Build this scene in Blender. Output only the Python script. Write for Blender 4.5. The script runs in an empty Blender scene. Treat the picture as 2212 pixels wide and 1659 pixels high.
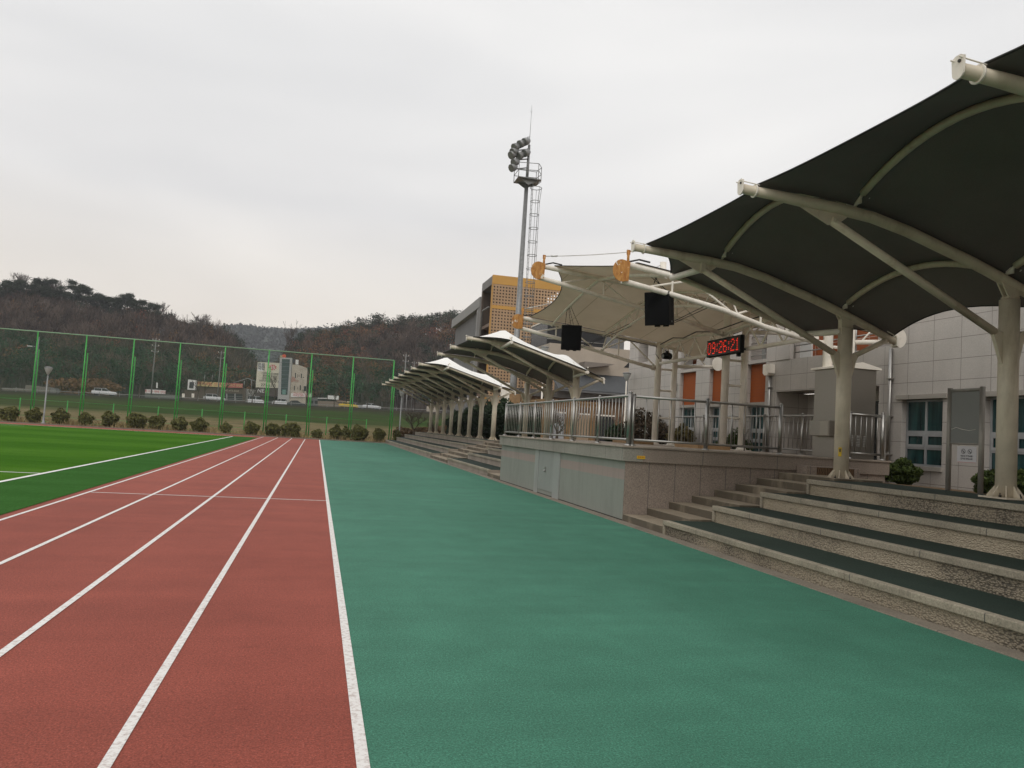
import bpy, math, random
import numpy as np
from mathutils import Vector, Matrix
rnd = random.Random(7)
S = bpy.context.scene
C = S.collection
R = math.radians

# ------------------------------------------------------------------ camera
FPX, W2, H2 = 1661.0, 1106.0, 829.5            # focal length and centre in 2212 x 1659 px
YAW, PIT, ROL = R(14.04), R(3.556), R(3.494)
fw = Vector((math.sin(YAW)*math.cos(PIT), math.cos(YAW)*math.cos(PIT), math.sin(PIT)))
r0 = Vector((math.cos(YAW), -math.sin(YAW), 0)); u0 = r0.cross(fw)
rt = r0*math.cos(ROL) + u0*math.sin(ROL); up = rt.cross(fw)
EYE = Vector((0, 0, 1.6))
cd = bpy.data.cameras.new('camera'); cam = bpy.data.objects.new('camera', cd); C.objects.link(cam)
cd.lens = FPX/2212*36; cd.sensor_width = 36; cd.clip_start = .05; cd.clip_end = 8000
cam.matrix_world = Matrix(((rt.x, up.x, -fw.x, 0), (rt.y, up.y, -fw.y, 0), (rt.z, up.z, -fw.z, 1.6), (0, 0, 0, 1)))
S.camera = cam

# ------------------------------------------------------------------ light
SUN_EL, SUN_AZ = R(48), R(200)
wd = bpy.data.worlds.new('World'); S.world = wd; wd.use_nodes = True
nt = wd.node_tree; nt.nodes.clear(); N = nt.nodes.new; L = nt.links.new
out = N('ShaderNodeOutputWorld'); bg = N('ShaderNodeBackground'); L(bg.outputs[0], out.inputs[0])
bg.inputs['Strength'].default_value = 0.1
sky = N('ShaderNodeTexSky'); sky.sky_type = 'NISHITA'; sky.sun_disc = False
sky.sun_elevation = SUN_EL; sky.sun_rotation = SUN_AZ; sky.dust_density = 3
tc = N('ShaderNodeTexCoord'); sp = N('ShaderNodeSeparateXYZ'); L(tc.outputs['Generated'], sp.inputs[0])
mp = N('ShaderNodeMapping'); mp.inputs['Scale'].default_value = (1.1, 1.1, 3.6); mp.inputs['Rotation'].default_value = (.25, .35, .4)
L(tc.outputs['Generated'], mp.inputs[0])
no = N('ShaderNodeTexNoise'); no.inputs['Scale'].default_value = 1.5; no.inputs['Detail'].default_value = 3; no.inputs['Roughness'].default_value = .45; no.inputs['Distortion'].default_value = .4
L(mp.outputs[0], no.inputs['Vector'])
cr = N('ShaderNodeValToRGB'); L(no.outputs['Fac'], cr.inputs[0])
cr.color_ramp.elements[0].position = .24; cr.color_ramp.elements[0].color = (.60, .60, .607, 1)
cr.color_ramp.elements[1].position = .74; cr.color_ramp.elements[1].color = (.81, .80, .785, 1)
# the veil of cloud thins to a cream light low over the hills and is brighter high up
ra = N('ShaderNodeValToRGB'); L(sp.outputs['Z'], ra.inputs[0])
e = ra.color_ramp.elements
e[0].position = .10; e[0].color = (1.02, .93, .83, 1); e[1].position = .62; e[1].color = (1.16, 1.15, 1.125, 1)
for p_, c_ in ((.17, (.94, .89, .83, 1)), (.26, (.885, .875, .87, 1)), (.42, (1.0, .995, .985, 1))):
    q = e.new(p_); q.color = c_
mu = N('ShaderNodeMix'); mu.data_type = 'RGBA'; mu.blend_type = 'MULTIPLY'; mu.inputs[0].default_value = 1
L(cr.outputs[0], mu.inputs[6]); L(ra.outputs[0], mu.inputs[7])
sc_ = N('ShaderNodeVectorMath'); sc_.operation = 'SCALE'; sc_.inputs['Scale'].default_value = 9.9; L(mu.outputs[2], sc_.inputs[0])
mx = N('ShaderNodeMix'); mx.data_type = 'RGBA'; mx.inputs[0].default_value = .06
L(sc_.outputs[0], mx.inputs[6]); L(sky.outputs[0], mx.inputs[7]); L(mx.outputs[2], bg.inputs[0])
sd = bpy.data.lights.new('sun', 'SUN'); so = bpy.data.objects.new('sun', sd); C.objects.link(so)
sd.energy = .55; sd.angle = R(25); sd.color = (1, .96, .9)
so.rotation_euler = (R(90)-SUN_EL, 0, R(180)-SUN_AZ+0)
dirv = Vector((math.sin(SUN_AZ)*math.cos(SUN_EL), math.cos(SUN_AZ)*math.cos(SUN_EL), math.sin(SUN_EL)))
so.rotation_euler = dirv.to_track_quat('Z', 'Y').to_euler()
S.view_settings.view_transform = 'Standard'; S.view_settings.look = 'None'
S.view_settings.exposure = .42; S.view_settings.gamma = 1
S.cycles.max_bounces = 8; S.cycles.transparent_max_bounces = 24

# ------------------------------------------------------------------ materials
def newmat(name):
    m = bpy.data.materials.new(name); m.use_nodes = True
    n = m.node_tree; b = n.nodes['Principled BSDF']
    return m, n, b
def add(n, t, **kw):
    x = n.nodes.new(t)
    for k, v in kw.items():
        if k in x.bl_rna.properties: setattr(x, k, v)
        else: x.inputs[k.replace('_', ' ')].default_value = v
    return x
def mixc(n, fac, a, b, blend='MIX'):
    x = n.nodes.new('ShaderNodeMix'); x.data_type = 'RGBA'; x.blend_type = blend
    for i, v in ((0, fac), (6, a), (7, b)):
        if hasattr(v, 'is_output'): n.links.new(v, x.inputs[i])
        elif i and not isinstance(v, (int, float)): x.inputs[i].default_value = (*v[:3], 1)
        else: x.inputs[i].default_value = v
    return x.outputs[2]
def math_(n, op, a, b=0, c=None):
    x = n.nodes.new('ShaderNodeMath'); x.operation = op
    for i, v in enumerate((a, b) if c is None else (a, b, c)):
        if hasattr(v, 'is_output'): n.links.new(v, x.inputs[i])
        else: x.inputs[i].default_value = v
    return x.outputs[0]
def pos(n, obj=False):
    if obj: return n.nodes.new('ShaderNodeTexCoord').outputs['Object']
    return n.nodes.new('ShaderNodeNewGeometry').outputs['Position']
def noise(n, vec, scale, detail=3, rough=.55, stretch=None, dist=0):
    if stretch:
        mp = n.nodes.new('ShaderNodeMapping'); mp.inputs['Scale'].default_value = stretch
        n.links.new(vec, mp.inputs[0]); vec = mp.outputs[0]
    x = n.nodes.new('ShaderNodeTexNoise'); x.inputs['Scale'].default_value = scale
    x.inputs['Detail'].default_value = detail; x.inputs['Roughness'].default_value = rough; x.inputs['Distortion'].default_value = dist
    n.links.new(vec, x.inputs['Vector']); return x.outputs['Fac']
def ramp(n, f, a, b):
    x = n.nodes.new('ShaderNodeMapRange'); x.inputs[1].default_value = a; x.inputs[2].default_value = b
    n.links.new(f, x.inputs[0]); return x.outputs[0]
def bump(n, b, h, strength, dist=.01):
    x = n.nodes.new('ShaderNodeBump'); x.inputs['Strength'].default_value = strength; x.inputs['Distance'].default_value = dist
    n.links.new(h, x.inputs['Height']); n.links.new(x.outputs[0], b.inputs['Normal'])
def M(name, col, rough=.6, metal=0, var=.18, vs=2.0, fine=0, fs=60, bmp=0, bs=60, dirt=None, obj=False, stretch=None, spec=.32):
    """a plain material whose colour varies in blotches, with optional grain, dirt streaks and bump"""
    m, n, b = newmat(name); v = pos(n, obj)
    f = ramp(n, noise(n, v, vs, 4, .6, stretch), .3, .7)
    c = mixc(n, f, [x*(1-var) for x in col], [min(1, x*(1+var)) for x in col])
    if fine:
        g = ramp(n, noise(n, v, fs, 2, .6), .32, .68)
        c = mixc(n, g, [x for x in (1-fine,)*3], (1+fine,)*3, 'MIX') if False else mixc(n, 1.0, c, mixc(n, g, (1-fine,)*3, (1.0,)*3), 'MULTIPLY')
    if dirt:
        dcol, amt, ds = dirt
        g = ramp(n, noise(n, v, ds, 5, .65, (1, 1, .25)), .52, .75)
        c = mixc(n, math_(n, 'MULTIPLY', g, amt), c, dcol)
    n.links.new(c, b.inputs['Base Color'])
    b.inputs['Roughness'].default_value = rough; b.inputs['Metallic'].default_value = metal
    b.inputs['Specular IOR Level'].default_value = spec
    if bmp: bump(n, b, noise(n, v, bs, 3), bmp, .01)
    return m
def joints(n, c, axis, pitch, off, width, col, zp=None, zo=0):
    """darken narrow joints every pitch metres along world axis (and zp up)"""
    s = n.nodes.new('ShaderNodeSeparateXYZ'); n.links.new(pos(n), s.inputs[0])
    def line(o, p, of):
        fr = math_(n, 'FRACT', math_(n, 'DIVIDE', math_(n, 'SUBTRACT', o, of), p))
        return math_(n, 'LESS_THAN', fr, width/p)
    f = line(s.outputs['XYZ'.index(axis)], pitch, off) if pitch else None
    if zp:
        g = line(s.outputs[2], zp, zo); f = math_(n, 'MAXIMUM', f, g) if f is not None else g
    return mixc(n, f, c, col)
def stone(name, col, axis, pitch, off, zp=None, zo=0, width=.014, jc=(.12, .11, .10), speck=.22, panel=.08, band=None, dirt=.3):
    m, n, b = newmat(name); v = pos(n)
    c = mixc(n, ramp(n, noise(n, v, .9, 4), .3, .7), [x*(1-panel) for x in col], [x*(1+panel) for x in col])
    c = mixc(n, 1.0, c, mixc(n, ramp(n, noise(n, v, 55, 2, .7), .3, .7), (1-speck,)*3, (1+speck*.6,)*3), 'MULTIPLY')
    if band:
        z0, z1, bc = band
        s = n.nodes.new('ShaderNodeSeparateXYZ'); n.links.new(v, s.inputs[0])
        f = math_(n, 'MULTIPLY', math_(n, 'GREATER_THAN', s.outputs[2], z0), math_(n, 'LESS_THAN', s.outputs[2], z1))
        c = mixc(n, math_(n, 'MULTIPLY', f, .8), c, bc)
    g = ramp(n, noise(n, v, 1.6, 5, .65, (1, 1, .35)), .5, .78)
    c = mixc(n, math_(n, 'MULTIPLY', g, dirt), c, [x*.45 for x in col])
    if pitch or zp: c = joints(n, c, axis, pitch, off, width, jc, zp, zo)
    n.links.new(c, b.inputs['Base Color']); b.inputs['Roughness'].default_value = .75; b.inputs['Specular IOR Level'].default_value = .3
    bump(n, b, noise(n, v, 70, 3), .15, .004)
    return m

def rubber(name, ca, cb, spk, blot=.16):
    m, n, b = newmat(name); v = pos(n)
    c = mixc(n, ramp(n, noise(n, v, .35, 5, .6, (1, .35, 1)), .32, .68), ca, cb)
    c = mixc(n, 1.0, c, mixc(n, ramp(n, noise(n, v, 2.4, 4, .6), .3, .7), (1-blot*.7,)*3, (1+blot*.35,)*3), 'MULTIPLY')
    g = noise(n, v, 85, 3, .75)
    c = mixc(n, 1.0, c, mixc(n, ramp(n, g, .36, .63), (.60,)*3, (1.34,)*3), 'MULTIPLY')
    c = mixc(n, 1.0, c, mixc(n, ramp(n, noise(n, v, 34, 3, .75), .34, .66), (.86,)*3, (1.13,)*3), 'MULTIPLY')
    c = mixc(n, 1.0, c, mixc(n, ramp(n, noise(n, v, .8, 3, .6, (.25, 1.6, 1)), .35, .65), (.93,)*3, (1.07,)*3), 'MULTIPLY')
    sp2 = math_(n, 'GREATER_THAN', noise(n, v, 140, 1, .5), .70)
    c = mixc(n, math_(n, 'MULTIPLY', sp2, .5), c, spk)
    dk = ramp(n, noise(n, v, 1.1, 3, .7, (1, 2.5, 1)), .66, .74)
    c = mixc(n, math_(n, 'MULTIPLY', dk, .28), c, [x*.35 for x in ca])
    n.links.new(c, b.inputs['Base Color']); b.inputs['Roughness'].default_value = .8
    b.inputs['Specular IOR Level'].default_value = .22
    bump(n, b, g, .28, .005)
    return m
m_green = rubber('green_rubber', (.043, .158, .104), (.060, .200, .136), (.25, .42, .33))
m_red = rubber('red_rubber', (.238, .056, .038), (.300, .075, .052), (.48, .24, .2), .12)
m_tread = rubber('dark_tread_rubber', (.017, .031, .024), (.028, .046, .036), (.06, .09, .08))
def linepaint():
    m, n, b = newmat('worn_white_line'); v = pos(n)
    f = ramp(n, noise(n, v, 26, 4, .75), .30, .52)
    c = mixc(n, f, (.42, .33, .30), (.74, .72, .70)); n.links.new(c, b.inputs['Base Color']); b.inputs['Roughness'].default_value = .8
    bump(n, b, noise(n, v, 85, 3), .5, .005); return m
m_line = linepaint()
def turf(name, ca, cb, stripe):
    m, n, b = newmat(name); v = pos(n)
    s = n.nodes.new('ShaderNodeSeparateXYZ'); n.links.new(v, s.inputs[0])
    c = mixc(n, ramp(n, noise(n, v, 1.2, 4, .6, (.3, 1, 1)), .3, .7), ca, cb)
    if stripe:
        st = math_(n, 'SINE', math_(n, 'MULTIPLY', s.outputs[1], .72)); f = ramp(n, st, -.6, .6)
        c = mixc(n, 1.0, c, mixc(n, f, (.86, .9, .86), (1.15, 1.08, 1.1)), 'MULTIPLY')
    c = mixc(n, 1.0, c, mixc(n, ramp(n, noise(n, v, 60, 3, .7), .3, .7), (.55,)*3, (1.4,)*3), 'MULTIPLY')
    n.links.new(c, b.inputs['Base Color']); b.inputs['Roughness'].default_value = .9; b.inputs['Specular IOR Level'].default_value = .0
    bump(n, b, noise(n, v, 90, 3), .5, .01); return m
m_turf = turf('pitch_turf', (.043, .122, .013), (.060, .148, .020), True)
m_turf2 = turf('runoff_turf', (.036, .104, .024), (.046, .125, .032), False)
m_path = M('path_concrete', (.20, .20, .19), .9, vs=.6, fine=.2)
m_asph = M('asphalt', (.075, .075, .078), .9, vs=.4, fine=.2, fs=20)
m_white = M('road_white', (.7, .7, .68), .7)
m_cream = M('cream_steel', (.64, .57, .45), .42, var=.10, vs=3, dirt=((.24, .17, .09), .55, 3.2), obj=True)
m_creamw = M('pale_steel', (.80, .75, .67), .42, var=.08, vs=3, dirt=((.30, .22, .13), .35, 2.5))
m_bolt = M('dark_bolt', (.05, .045, .04), .5, .5)
m_wire = M('dark_cable', (.025, .024, .022), .5)
m_steelw = M('wire_steel', (.5, .5, .48), .35, .8)
def stainless(name, col=(.52, .51, .49), rough=.27, stretch=(1, 1, 40)):
    m, n, b = newmat(name); v = pos(n, True)
    f = noise(n, v, 6, 3, .6, stretch)
    n.links.new(mixc(n, f, [x*.75 for x in col], col), b.inputs['Base Color'])
    b.inputs['Metallic'].default_value = 1
    n.links.new(math_(n, 'MULTIPLY_ADD', noise(n, v, 14, 3), .18, rough-.06), b.inputs['Roughness']); return m
m_inox = stainless('stainless_tube', (.44, .43, .41), .36)
m_inox2 = stainless('brushed_sheet', (.37, .345, .31), .36)
m_galv = M('galvanised', (.25, .255, .255), .5, .55, var=.2, vs=5, dirt=((.13, .13, .13), .4, 3))
m_fence = M('green_fence_paint', (.06, .36, .075), .5, var=.15, vs=4)
m_speak = M('black_cabinet', (.005, .005, .005), .6, spec=.2, bmp=.2, bs=200)
m_grille = M('speaker_grille', (.007, .007, .008), .8, spec=.15, bmp=.4, bs=160)
def fabric_dark():
    m, n, b = newmat('dark_membrane'); v = pos(n)
    c = mixc(n, ramp(n, noise(n, v, .5, 4), .3, .7), (.150, .136, .136), (.205, .184, .182))
    w = noise(n, v, 160, 2, .6)
    c = mixc(n, 1.0, c, mixc(n, ramp(n, w, .3, .7), (.75,)*3, (1.15,)*3), 'MULTIPLY')
    n.links.new(c, b.inputs['Base Color']); b.inputs['Roughness'].default_value = .75; b.inputs['Specular IOR Level'].default_value = .25
    bump(n, b, w, .25, .003); return m
m_fdark = fabric_dark()
m_fwhite = M('white_membrane', (.80, .79, .76), .6, var=.06, vs=.7)
def fabric_cream():
    m, n, b = newmat('cream_membrane'); v = pos(n)
    c = mixc(n, ramp(n, noise(n, v, .8, 4), .3, .7), (.47, .385, .275), (.57, .48, .36))
    c = mixc(n, math_(n, 'MULTIPLY', ramp(n, noise(n, v, .45, 5, .7), .52, .75), .4), c, (.38, .31, .19))
    _s = n.nodes.new('ShaderNodeSeparateXYZ'); n.links.new(v, _s.inputs[0])
    c = mixc(n, math_(n, 'LESS_THAN', math_(n, 'FRACT', math_(n, 'DIVIDE', _s.outputs[0], 1.25)), .024), c, (.34, .28, .19))
    n.links.new(c, b.inputs['Base Color']); b.inputs['Roughness'].default_value = .7
    t = n.nodes.new('ShaderNodeBsdfTranslucent'); n.links.new(c, t.inputs[0])
    mxs = n.nodes.new('ShaderNodeMixShader'); mxs.inputs[0].default_value = .17
    n.links.new(b.outputs[0], mxs.inputs[1]); n.links.new(t.outputs[0], mxs.inputs[2])
    n.links.new(mxs.outputs[0], n.nodes['Material Output'].inputs[0]); return m
m_fcream = fabric_cream()
def rusty():
    m, n, b = newmat('rusted_plate'); v = pos(n)
    f = noise(n, v, 4.5, 5, .7, (1, 1, 1), 1.2); g = noise(n, v, 14, 4, .7, (1, 1, .4), .8)
    c = mixc(n, ramp(n, g, .3, .7), (.30, .10, .02), (.62, .33, .10))
    c = mixc(n, math_(n, 'GREATER_THAN', f, .62), c, (.72, .68, .58))
    n.links.new(c, b.inputs['Base Color']); b.inputs['Roughness'].default_value = .85; bump(n, b, g, .4, .01); return m
m_rust = rusty()
def lumpy():
    m, n, b = newmat('cobbled_concrete'); v = pos(n)
    mp = n.nodes.new('ShaderNodeMapping'); mp.inputs['Scale'].default_value = (1, .75, 1.15); n.links.new(v, mp.inputs[0])
    vo = n.nodes.new('ShaderNodeTexVoronoi'); vo.inputs['Scale'].default_value = 46; vo.feature = 'F1'; n.links.new(mp.outputs[0], vo.inputs['Vector'])
    d = vo.outputs['Distance']
    s_ = n.nodes.new('ShaderNodeSeparateXYZ'); n.links.new(v, s_.inputs[0])
    low = n.nodes.new('ShaderNodeMapRange'); low.inputs[1].default_value = .5; low.inputs[2].default_value = .1; n.links.new(s_.outputs[2], low.inputs[0])
    grime = math_(n, 'ADD', ramp(n, noise(n, v, .9, 4, .65, (1, .5, .8)), .46, .66), math_(n, 'MULTIPLY', low.outputs[0], .35))
    c = mixc(n, ramp(n, noise(n, v, .7, 4), .3, .7), (.34, .285, .20), (.46, .39, .285))
    c = mixc(n, math_(n, 'MULTIPLY', grime, .42), c, (.12, .105, .085))
    gap = math_(n, 'MULTIPLY', ramp(n, d, .40, .66), math_(n, 'MULTIPLY_ADD', grime, .55, .20))
    c = mixc(n, math_(n, 'MINIMUM', gap, .95), c, (.04, .034, .026))
    n.links.new(c, b.inputs['Base Color']); b.inputs['Roughness'].default_value = .85
    bump(n, b, math_(n, 'SUBTRACT', 1, d), .8, .02); return m
m_lump = lumpy()
m_cope = stone('coping_concrete', (.315, .28, .215), 'Y', 1.8, .3, None, 0, .012, (.09, .085, .075), .35, .2, dirt=.75)
m_riser2 = stone('smooth_riser', (.31, .265, .22), 'Y', 2.4, 0, speck=.15, panel=.15, dirt=.6)
def stairmat():
    m, n, b = newmat('stair_concrete'); v = pos(n)
    c = mixc(n, ramp(n, noise(n, v, 1.3, 4), .3, .7), (.235, .19, .135), (.33, .275, .20))
    c = mixc(n, 1.0, c, mixc(n, ramp(n, noise(n, v, 50, 2, .7), .3, .7), (.75,)*3, (1.1,)*3), 'MULTIPLY')
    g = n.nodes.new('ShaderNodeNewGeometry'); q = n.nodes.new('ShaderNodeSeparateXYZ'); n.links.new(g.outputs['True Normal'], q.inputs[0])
    up_ = math_(n, 'LESS_THAN', math_(n, 'ABSOLUTE', q.outputs[2]), .5)      # upright faces only, darkened in noise patches
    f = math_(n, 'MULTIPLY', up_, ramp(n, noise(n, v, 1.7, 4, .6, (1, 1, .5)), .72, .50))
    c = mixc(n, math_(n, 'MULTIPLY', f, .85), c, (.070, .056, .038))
    c = mixc(n, math_(n, 'MULTIPLY', ramp(n, noise(n, v, 5, 5, .7), .55, .75), .5), c, (.10, .085, .06))
    n.links.new(c, b.inputs['Base Color']); b.inputs['Roughness'].default_value = .85; bump(n, b, noise(n, v, 60, 3), .25, .005); return m
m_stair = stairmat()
m_kerb = stone('gutter_concrete', (.22, .19, .15), 'Y', 3.0, 0, speck=.3, dirt=.6)
m_granY = stone('stage_front_granite', (.285, .27, .235), 'Y', .9, 14.12, speck=.3, dirt=.35)
m_granX = stone('stage_side_granite', (.30, .245, .205), 'X', .56, 5.86, speck=.38, dirt=.3)
m_granX2 = stone('stage_cornice_granite', (.29, .24, .20), 'X', 1.69, 5.86, speck=.34, dirt=.3)
m_clad = stone('stage_cladding', (.255, .265, .235), 'Y', .30, 14.12, None, 0, .006, (.18, .185, .165), .12, .05, (.80, 1.0, (.33, .25, .225)), .4)
m_facade = stone('school_granite', (.46, .43, .40), 'Y', .7665, 13.6, .46, 3.30, .012, (.19, .175, .16), .12, .07, dirt=.18)
m_facX = stone('school_granite_end', (.46, .43, .40), 'X', .77, 13.3, .46, 3.30, .012, (.19, .175, .16), .12, .07, dirt=.18)
m_parap = stone('parapet_concrete', (.34, .315, .28), 'Y', 1.2, 15, speck=.12, dirt=.4)
m_orange = stone('orange_brick', (.30, .072, .015), 'Y', 0, 0, .10, 3.0, .008, (.22, .07, .03), .1, .08, dirt=.1)
m_orange2 = stone('orange_tile', (.27, .080, .03), 'Y', .6, 15, .45, 3.2, .015, (.55, .45, .4), .1, .08, dirt=.1)
m_dkjoint = M('dark_joint', (.03, .028, .025), .9)
m_frame = M('window_frame', (.36, .37, .38), .45, .3)
m_glass, n_, b_ = newmat('window_glass')
b_.inputs['Base Color'].default_value = (.02, .055, .06, 1); b_.inputs['Roughness'].default_value = .06; b_.inputs['Specular IOR Level'].default_value = .6
_v = pos(n_); n_.links.new(mixc(n_, ramp(n_, noise(n_, _v, 5, 2, .5, (1, 1.5, .15)), .35, .65), (.006, .022, .024), (.022, .070, .072)), b_.inputs['Base Color'])
m_blkglass = M('dark_opening', (.012, .013, .015), .25)
m_brown = M('dry_earth', (.19, .125, .07), .95, var=.35, vs=6, fine=.4, fs=40, bmp=.6, bs=25)
m_wood = stone('brown_timber', (.20, .125, .07), 'X', .35, 0, speck=.12, dirt=.3, width=.02, jc=(.06, .04, .025))
m_tan = M('tan_timber', (.27, .17, .085), .7, var=.2, vs=3)
m_sand = stone('sand_render', (.40, .345, .285), 'X', 0, 0, None, 0, speck=.06, dirt=.12)
m_metalroof = stone('dark_seam_roof', (.075, .080, .085), 'X', 0, 0, .11, 0, .02, (.045, .047, .05), .05, dirt=.2)
m_grey = M('grey_panel', (.19, .185, .18), .6, var=.08, vs=.5)
m_greyd = M('shadow_band_grey', (.09, .085, .08), .7)
m_yel = M('ochre_fascia', (.52, .285, .07), .55, var=.06, vs=.6)
def perf():
    m, n, b = newmat('perforated_ochre_panel'); v = pos(n)
    s = n.nodes.new('ShaderNodeSeparateXYZ'); n.links.new(v, s.inputs[0])
    def cell(o, p): return math_(n, 'SUBTRACT', math_(n, 'FRACT', math_(n, 'DIVIDE', o, p)), .5)
    a, c_ = cell(s.outputs[0], .33), cell(s.outputs[2], .33)
    d = math_(n, 'SQRT', math_(n, 'ADD', math_(n, 'MULTIPLY', a, a), math_(n, 'MULTIPLY', c_, c_)))
    hole = math_(n, 'LESS_THAN', d, .29)
    col = mixc(n, ramp(n, noise(n, v, .8, 3), .35, .65), (.39, .255, .15), (.44, .29, .17)); n.links.new(col, b.inputs['Base Color'])
    b.inputs['Roughness'].default_value = .6
    n.links.new(math_(n, 'SUBTRACT', 1, hole), b.inputs['Alpha']); return m
m_perf = perf()
def flat(name, col, rough=.6, emit=0):
    m, n, b = newmat(name); v = pos(n, True)
    n.links.new(mixc(n, noise(n, v, 3, 3), [x*.9 for x in col], [min(1, x*1.08) for x in col]), b.inputs['Base Color'])
    b.inputs['Roughness'].default_value = rough
    if emit: b.inputs['Emission Color'].default_value = (*col, 1); b.inputs['Emission Strength'].default_value = emit
    return m
m_led = flat('red_led', (1, .03, .01), .5, .5)
m_ink = flat('dark_ink', (.03, .03, .035)); m_inkred = flat('red_ink', (.5, .05, .04)); m_yellow = flat('yellow_sticker', (.72, .48, .02))
m_paper = flat('white_paper', (.62, .60, .62)); m_cloth = flat('banner_cream', (.56, .53, .42)); m_bann = flat('banner_red', (.42, .13, .11)); m_banny = flat('banner_yellow', (.52, .44, .20))
m_pwhite = flat('white_sign', (.66, .66, .64)); m_carw = flat('white_car_paint', (.68, .69, .71), .25); m_cary = flat('yellow_car_paint', (.66, .46, .05), .25)
m_card = flat('dark_car_paint', (.04, .045, .05), .25); m_cars = flat('silver_car_paint', (.38, .39, .41), .25); m_carg = flat('car_glass', (.012, .014, .016), .35); m_tyre = flat('tyre', (.02, .02, .02), .8)
m_red_l = flat('tail_light', (.4, .02, .02), .3)
m_bark = M('bark', (.075, .058, .045), .9, var=.25, vs=6); m_barkl = M('pale_bark', (.17, .145, .125), .9, var=.25, vs=3)
def leafmat(name, ca, cb, vs=3, trans=.15):
    m, n, b = newmat(name); v = pos(n)
    c = mixc(n, ramp(n, noise(n, v, vs, 3, .7), .3, .7), ca, cb); n.links.new(c, b.inputs['Base Color'])
    b.inputs['Roughness'].default_value = .7; b.inputs['Specular IOR Level'].default_value = .2; return m
m_shrub = leafmat('olive_leaves', (.060, .066, .020), (.185, .180, .060), 9)
m_hedge = leafmat('hedge_leaves', (.010, .020, .009), (.030, .050, .020), 5)
m_greenl = leafmat('box_leaves', (.020, .035, .010), (.080, .110, .025), 14)
m_pine = leafmat('pine_needles', (.014, .022, .014), (.045, .060, .034), .6)
m_twig = M('twigs', (.105, .085, .075), .9, var=.2, vs=.3)
m_dry = leafmat('dry_grass_blades', (.26, .19, .09), (.42, .33, .17), 2)
m_flower = leafmat('pale_blossom', (.30, .27, .26), (.55, .52, .52), 6)
def tint(name, rough=.85):
    m, n, b = newmat(name); a = n.nodes.new('ShaderNodeAttribute'); a.attribute_name = 'tint'
    v = pos(n); g = ramp(n, noise(n, v, .9, 3, .7), .3, .7)
    n.links.new(mixc(n, 1.0, a.outputs['Color'], mixc(n, g, (.7,)*3, (1.3,)*3), 'MULTIPLY'), b.inputs['Base Color'])
    b.inputs['Roughness'].default_value = rough; b.inputs['Specular IOR Level'].default_value = .1; return m
m_tint = tint('wood_tints')
def net():
    m, n, b = newmat('green_chain_link'); v = pos(n)
    s = n.nodes.new('ShaderNodeSeparateXYZ'); n.links.new(v, s.inputs[0])
    def st(sg):
        q = math_(n, 'MULTIPLY_ADD', s.outputs[2], sg, s.outputs[0])
        return math_(n, 'LESS_THAN', math_(n, 'FRACT', math_(n, 'MULTIPLY', q, 9.0)), .055)
    n.links.new(math_(n, 'MAXIMUM', st(1), st(-1)), b.inputs['Alpha'])
    b.inputs['Base Color'].default_value = (.012, .095, .02, 1); b.inputs['Roughness'].default_value = .6; return m
m_net = net()

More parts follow.
